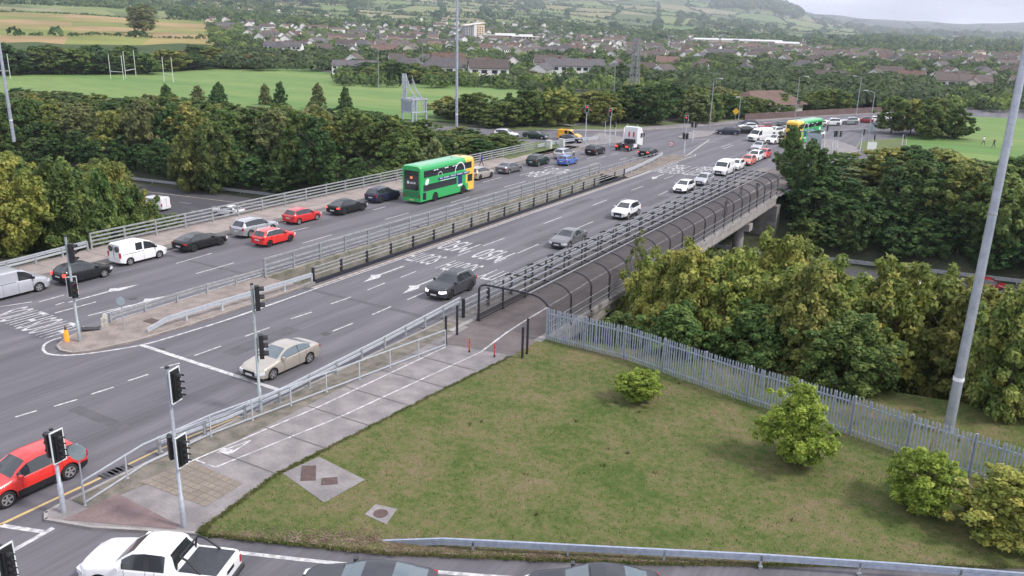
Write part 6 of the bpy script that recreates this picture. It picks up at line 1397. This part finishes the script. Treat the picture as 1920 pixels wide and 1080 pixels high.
for k,x,y,z,rz,s_ in FARH:
    wd={0:14,1:14,2:24,3:9,4:15,5:33}[k]*s_; d=8*s_; e=5.2*s_; ri=2.9*s_; M=Matrix.Translation((x,y,z))@Matrix.Rotation(rz,4,'Z'); o=.3
    V_=[(-wd/2,-d/2,-2),(wd/2,-d/2,-2),(wd/2,d/2,-2),(-wd/2,d/2,-2),(-wd/2,-d/2,e),(wd/2,-d/2,e),(wd/2,d/2,e),(-wd/2,d/2,e),(-wd/2,0,e+ri),(wd/2,0,e+ri)]
    fb.add([tuple(M@Vector(p)) for p in V_],[(0,1,5,4),(1,2,6,5),(2,3,7,6),(3,0,4,7),(4,8,7),(5,6,9)],0 if k in(0,2,3,4) else 1)
    R2=[(-wd/2-o,-d/2-o,e-.1),(wd/2+o,-d/2-o,e-.1),(wd/2+o,0,e+ri+.1),(-wd/2-o,0,e+ri+.1),(wd/2+o,d/2+o,e-.1),(-wd/2-o,d/2+o,e-.1)]
    fb.add([tuple(M@Vector(p)) for p in R2],[(0,1,2,3),(3,2,4,5)],2+k%3)
tag(fb.build('distant_houses',[WHITE,CRM]+ROOF),'rows of tiny pale walled houses at the far side of the town','houses',kind='stuff')
# landmark block and long white school
def block():
    x,y,z=ground_at(877,1010); t=tag(empty('apartment_block',(x,y,z-3),CY-azof(877)+.35),'tall cream and grey block with a pale slanting roof above the town','building')
    a=MB(); a.box(-18,2,-9,9,-3,24,0); a.build('wall',mat('block_grey',(.32,.31,.31),.8),t); a=MB(); a.box(2,20,-9.5,9,-3,27,0); a.build('wall',mat('block_cream',(.6,.47,.32),.8),t)
    a=MB(); a.box(-2,4,-10.2,-9,-3,27); a.build('stair_tower',WHITE,t); a=MB(); a.add([(-20,-11,24.5),(21,-11,29.5),(21,10,29.5),(-20,10,24.5),(-20,-11,25.7),(21,-11,30.7),(21,10,30.7),(-20,10,25.7)],[(3,2,1,0),(4,5,6,7),(0,1,5,4),(1,2,6,5),(2,3,7,6),(3,0,4,7)]); a.build('roof',mat('block_roof',(.75,.68,.66),.6),t)
    a=MB()
    for zz in range(1,24,3):
        for xx in (-15,-10,-6,6,11,16): a=MB(); a.box(xx-1.2,xx+1.2,-9.65 if xx>0 else -9.15,-9.0,zz,zz+1.6); a.build('window',WIN,t)
    t.scale=(.62,.7,.72)
block()
for px,r0,L_,l in ((935,1000,46,'long low white building right of the tall block'),(972,985,30,'stepped white building beside the long low white one')):
    x,y,z=ground_at(px,r0); t=tag(empty('institution',(x,y,z),CY-azof(px)+.08),l,'building'); a=MB(); a.box(-L_/2,L_/2,-8,8,-2,6); a.build('wall',CRM,t); a=MB(); a.box(-L_/2-1,L_/2+1,-9,9,6.0,6.6); a.box(-L_/4,L_/4,-6,6,6.6,8.6); a.build('roof',WHITE,t); a=MB()
    for zz in (1.2,3.8): 
        for xx in np.arange(-L_/2+3,L_/2-3,4): a=MB(); a.box(xx,xx+2.4,-8.1,-7.9,zz,zz+1.8); a.build('window',WIN,t)
for px,r0,L_,l in ((1295,1250,34,'white industrial shed at the foot of the hills, leftmost of the sheds'),(1350,1270,44,'white industrial shed, second of the row at the foot of the hills'),(1405,1290,40,'white industrial shed, third of the row at the foot of the hills'),(1440,1180,30,'white industrial shed in front of the row at the foot of the hills')):
    x,y,z=ground_at(px,r0); t=tag(empty('industrial_shed',(x,y,z),CY-azof(px)+.1),l,'shed'); a=MB(); a.box(-L_/2,L_/2,-12,12,-2,5.5); a.build('wall',CRM,t); a=MB(); a.add([(-L_/2-.5,-12.5,5.4),(L_/2+.5,-12.5,5.4),(L_/2+.5,0,7.5),(-L_/2-.5,0,7.5),(L_/2+.5,12.5,5.4),(-L_/2-.5,12.5,5.4)],[(0,1,2,3),(4,5,3,2),(1,4,2),(5,0,3)]); a.build('roof',mat('shed_roof',(.5,.5,.52),.6),t)
# nearest houses facing the field
for px,py,k,l in ((915,153,0,'brick and white semi-detached house facing the playing field left of the cypress'),(1075,146,2,'white terrace with russet roofs behind a boundary wall, nearest houses on the right'),(1030,138,0,'white semi-detached house behind the nearest terrace'),(840,135,1,'house with dark roof panels behind the garden trees'),(830,150,4,'house half hidden by garden trees left of the brick fronted pair'),(720,112,1,'russet roofed house behind the car park trees'),(570,103,0,'white walled house at the left edge of the car park')):
    x,y=W(px,py); t=house(k,x,y,-.2,CY-azof(px)+.12,label=l,group='houses facing the playing field')
x,y=W(1440,219); t=tag(empty('bungalow',(x-4,y+9,-.4),CY+.5),'low bungalow with a wide russet roof behind the junction trees','house'); a=MB(); a.box(-8,9,-5,5,-.5,3); a.build('wall',CRM,t); a=MB(); a.add([(-9,-6,2.9),(10,-6,2.9),(6,0,6),(-5,0,6),(10,6,2.9),(-9,6,2.9)],[(0,1,2,3),(4,5,3,2),(1,4,2),(5,0,3)]); a.build('roof',ROOF[2],t)
a=MB(); a.box(2,5,-5.05,-4.98,.8,2.2); a.build('window',WIN,t)
# parked cars by the field
for k,(px,py,c) in enumerate(((667,141,P_WHITE),(684,143,P_SILV),(700,145,P_WHITE),(714,147,P_WHITE),(726,149,P_GRY),(585,126,P_WHITE),(600,127,P_SILV),(617,129,P_GRY),(918,156,P_WHITE),(938,156,P_NAVY),(906,155,P_RED))):
    x,y=W(px,py); V('hatch','parked_car',c,(x,y),CY+R_(25+(k*37)%60),'small %s car parked along the street by the playing field'%{P_WHITE:'white',P_SILV:'silver',P_GRY:'dark grey',P_NAVY:'navy',P_RED:'red'}[c],'car','cars parked along the street by the playing field, '+c.name.split('_')[0])
# ------------------------------------------------------------------ town greenery, hedges and hill woods: masses nobody could count
def mass(name,pts,label,cat,m,seed,lf=26,ls=.32,cr=1.):
    "pts: (x,y,z,r,h)"
    rs=np.random.default_rng(seed); C=[];Rr=[]
    for x,y,z,r,h in pts: C.append((x,y,z+h*.5)); Rr.append(r)
    C=np.array(C);Rr=np.array(Rr); n=len(C)*lf
    cid=np.repeat(np.arange(len(C)),lf); g=rs.normal(size=(n,3)); g/=np.linalg.norm(g,axis=1)[:,None]; g[:,2]=np.abs(g[:,2])*.9-.25
    p=C[cid]+g*(Rr[cid]*(.6+.4*rs.random(n)))[:,None]; nrm=g+rs.normal(size=(n,3))*.35; nrm[:,2]+=.3; nrm/=np.linalg.norm(nrm,axis=1)[:,None]
    t=np.cross(nrm,rs.normal(size=(n,3))); t/=np.linalg.norm(t,axis=1)[:,None]; u=np.cross(nrm,t); s=(Rr[cid]*ls*(.6+.8*rs.random(n)))[:,None]
    V_=np.stack([p-t*s,p-u*s*.8,p+t*s,p+u*s*.8],axis=1).reshape(-1,3)
    me=bpy.data.meshes.new(name); me.vertices.add(n*4); me.vertices.foreach_set('co',V_.astype(np.float32).ravel()); me.loops.add(n*4); me.loops.foreach_set('vertex_index',np.arange(n*4,dtype=np.int32)); me.polygons.add(n); me.polygons.foreach_set('loop_start',np.arange(0,n*4,4,dtype=np.int32)); me.polygons.foreach_set('loop_total',np.full(n,4,dtype=np.int32)); me.update(calc_edges=True)
    a=me.attributes.new('lc','FLOAT','POINT'); cl=rs.random(len(C)); a.data.foreach_set('value',np.repeat(np.clip(.6*cl[cid]+.4*rs.random(n),0,1),4).astype(np.float32)); me.materials.append(LM[m])
    o=link(name,me); tag(o,label,cat,kind='stuff'); return o
random.seed(5); pts=[];pts2=[]
for px,r0 in woods:
    for q in range(4):
        x,y,z=ground_at(px+random.uniform(-25,25),r0*(1+random.uniform(-.03,.03))); s=random.uniform(2.6,4.4); pts.append((x,y,z,s,s*1.3))
for k in range(6200):
    px=random.uniform(400,2050); r0=random.uniform(270**.5,1500**.5)**2
    if px<640 and r0<420: continue
    x,y,z=ground_at(px,r0); s=random.uniform(1.8,4.2); (pts if k%2 else pts2).append((x,y,z,s,s*1.2))
# denser belts
for (p0,p1,ra,rb,n) in ((600,1000,380,520,170),(1000,1350,440,600,110),(1330,2000,430,640,420),(1270,1720,250,380,420),(1100,1260,300,360,60),(780,1300,1120,1260,110),(1380,2000,300,420,200),(400,640,350,430,80)):
    for k in range(n):
        x,y,z=ground_at(random.uniform(p0,p1),random.uniform(ra,rb)); s=random.uniform(3,5.5); pts2.append((x,y,z,s,s*1.2))
mass('town_trees',pts,'garden and street trees scattered among the houses of the town','trees','green',1,lf=90,ls=.17)
mass('town_trees',pts2,'belts of lighter trees running through the town','trees','town',2,lf=100,ls=.16)
pts=[]
for j in range(4,len(ROWS)-2):
    for i in range(len(COLS)-1):
        for (A_,B_),pr in (((P(i,j),P(i+1,j)),.9),((P(i,j),P(i,j+1)),.75)):
            r=(A_[1]+B_[1])/2
            if (A_[0]+B_[0])/2<430 and r<1250 and (A_[0]==B_[0] or abs(A_[1]-B_[1])>40 and random.random()<.85 or not (560<r<620 or 985<r<1060)): continue
            if (r<1350 and (A_[0]+B_[0])/2>430) or r<480 or A_[0]>2150 or A_[0]<-250 or random.random()>pr: continue
            L_=math.dist(ground_at(*A_)[:2],ground_at(*B_)[:2]); sz=random.uniform(2.2,4.5)*(.55 if r<1250 else 1 if r<1500 else 1.5); n=max(3,int(L_/(sz*1.5)))
            n=min(n,90)
            for k in range(n):
                t=k/n+random.uniform(-.3,.3)/n; px=A_[0]*(1-t)+B_[0]*t; rr=A_[1]*(1-t)+B_[1]*t; x,y,z=ground_at(px,rr); s=sz*random.uniform(.5,1.2)*(2.0 if random.random()<.1 else 1); pts.append((x,y,z+rough(x,y,rr),s,s*1.0))
mass('hedgerows',pts,'dark hedgerows with hedge trees dividing the fields on the hills','hedge','dark',3,lf=22,ls=.36)
pts=[];pd=[]
for (p0,p1,ra,rb,n) in ((340,640,1050,1500,420),(-150,520,1500,2300,600),(640,800,1300,1500,60),(-200,330,1350,1500,60),(330,700,2400,3900,520),(-200,300,1900,3600,500),(960,1300,1500,1900,130),(850,1200,1350,1550,50),(1250,1660,1400,1900,180),(1300,1460,4700,6100,420),(1500,2000,4200,6000,260),(1240,1420,2600,3600,140),(700,1000,3000,4000,120),(1560,2050,1500,3000,250)):
    for k in range(n):
        px=random.uniform(p0,p1); r=random.uniform(ra**.5,rb**.5)**2; x,y,z=ground_at(px,r); s=random.uniform(5,9)*(1 if r<2000 else 1.7 if r<4500 else 3.2); (pts if k%3 else pd).append((x,y,z+rough(x,y,r),s,s*.9))
mass('hill_woods',pts,'dark woods covering parts of the distant hills','woods','dark',4,lf=42,ls=.3)
mass('hill_woods',pd,'lighter mixed woods on the distant hills','woods','green',5,lf=42,ls=.3)
# ------------------------------------------------------------------ haze
mb=MB(); mb.box(-9900,9900,-1500,11500,-12,620); hz=mb.build('haze',[]); hmz=bpy.data.materials.new('haze'); hmz.use_nodes=True; nt=hmz.node_tree; nt.nodes.clear(); o_=N(nt,'ShaderNodeOutputMaterial'); pv=N(nt,'ShaderNodeVolumePrincipled'); pv.inputs['Color'].default_value=(.80,.86,1,1); pv.inputs['Density'].default_value=HAZE if 'HAZE' in globals() else 1.25e-4; pv.inputs['Anisotropy'].default_value=.2
nt.links.new(pv.outputs[0],o_.inputs['Volume']); hz.data.materials.append(hmz); tag(hz,'thin bluish haze over the town and hills','haze',kind='stuff')
bpy.context.view_layer.update()
# ------------------------------------------------------------------ labels that single out members of small groups, in their order across the view
from collections import defaultdict
def nth(k): return '%d%s'%(k,'th' if 10<k%100<20 else {1:'st',2:'nd',3:'rd'}.get(k%10,'th'))
D_=defaultdict(list)
for o in COL.objects:
    if o.parent is None and o.get('group') and o.get('label'): D_[o['label']].append(o)
for lb,os_ in D_.items():
    n=len(os_)
    if n>1:
        os_.sort(key=lambda o:pix(*o.location)[0])
        for i,o in enumerate(os_):
            j=n-1-i; w=('leftmost' if i==0 else nth(i+1)+' from the left') if i<=j else ('rightmost' if j==0 else nth(j+1)+' from the right')
            o['label']=' '.join(lb.split()[:11])+', '+w
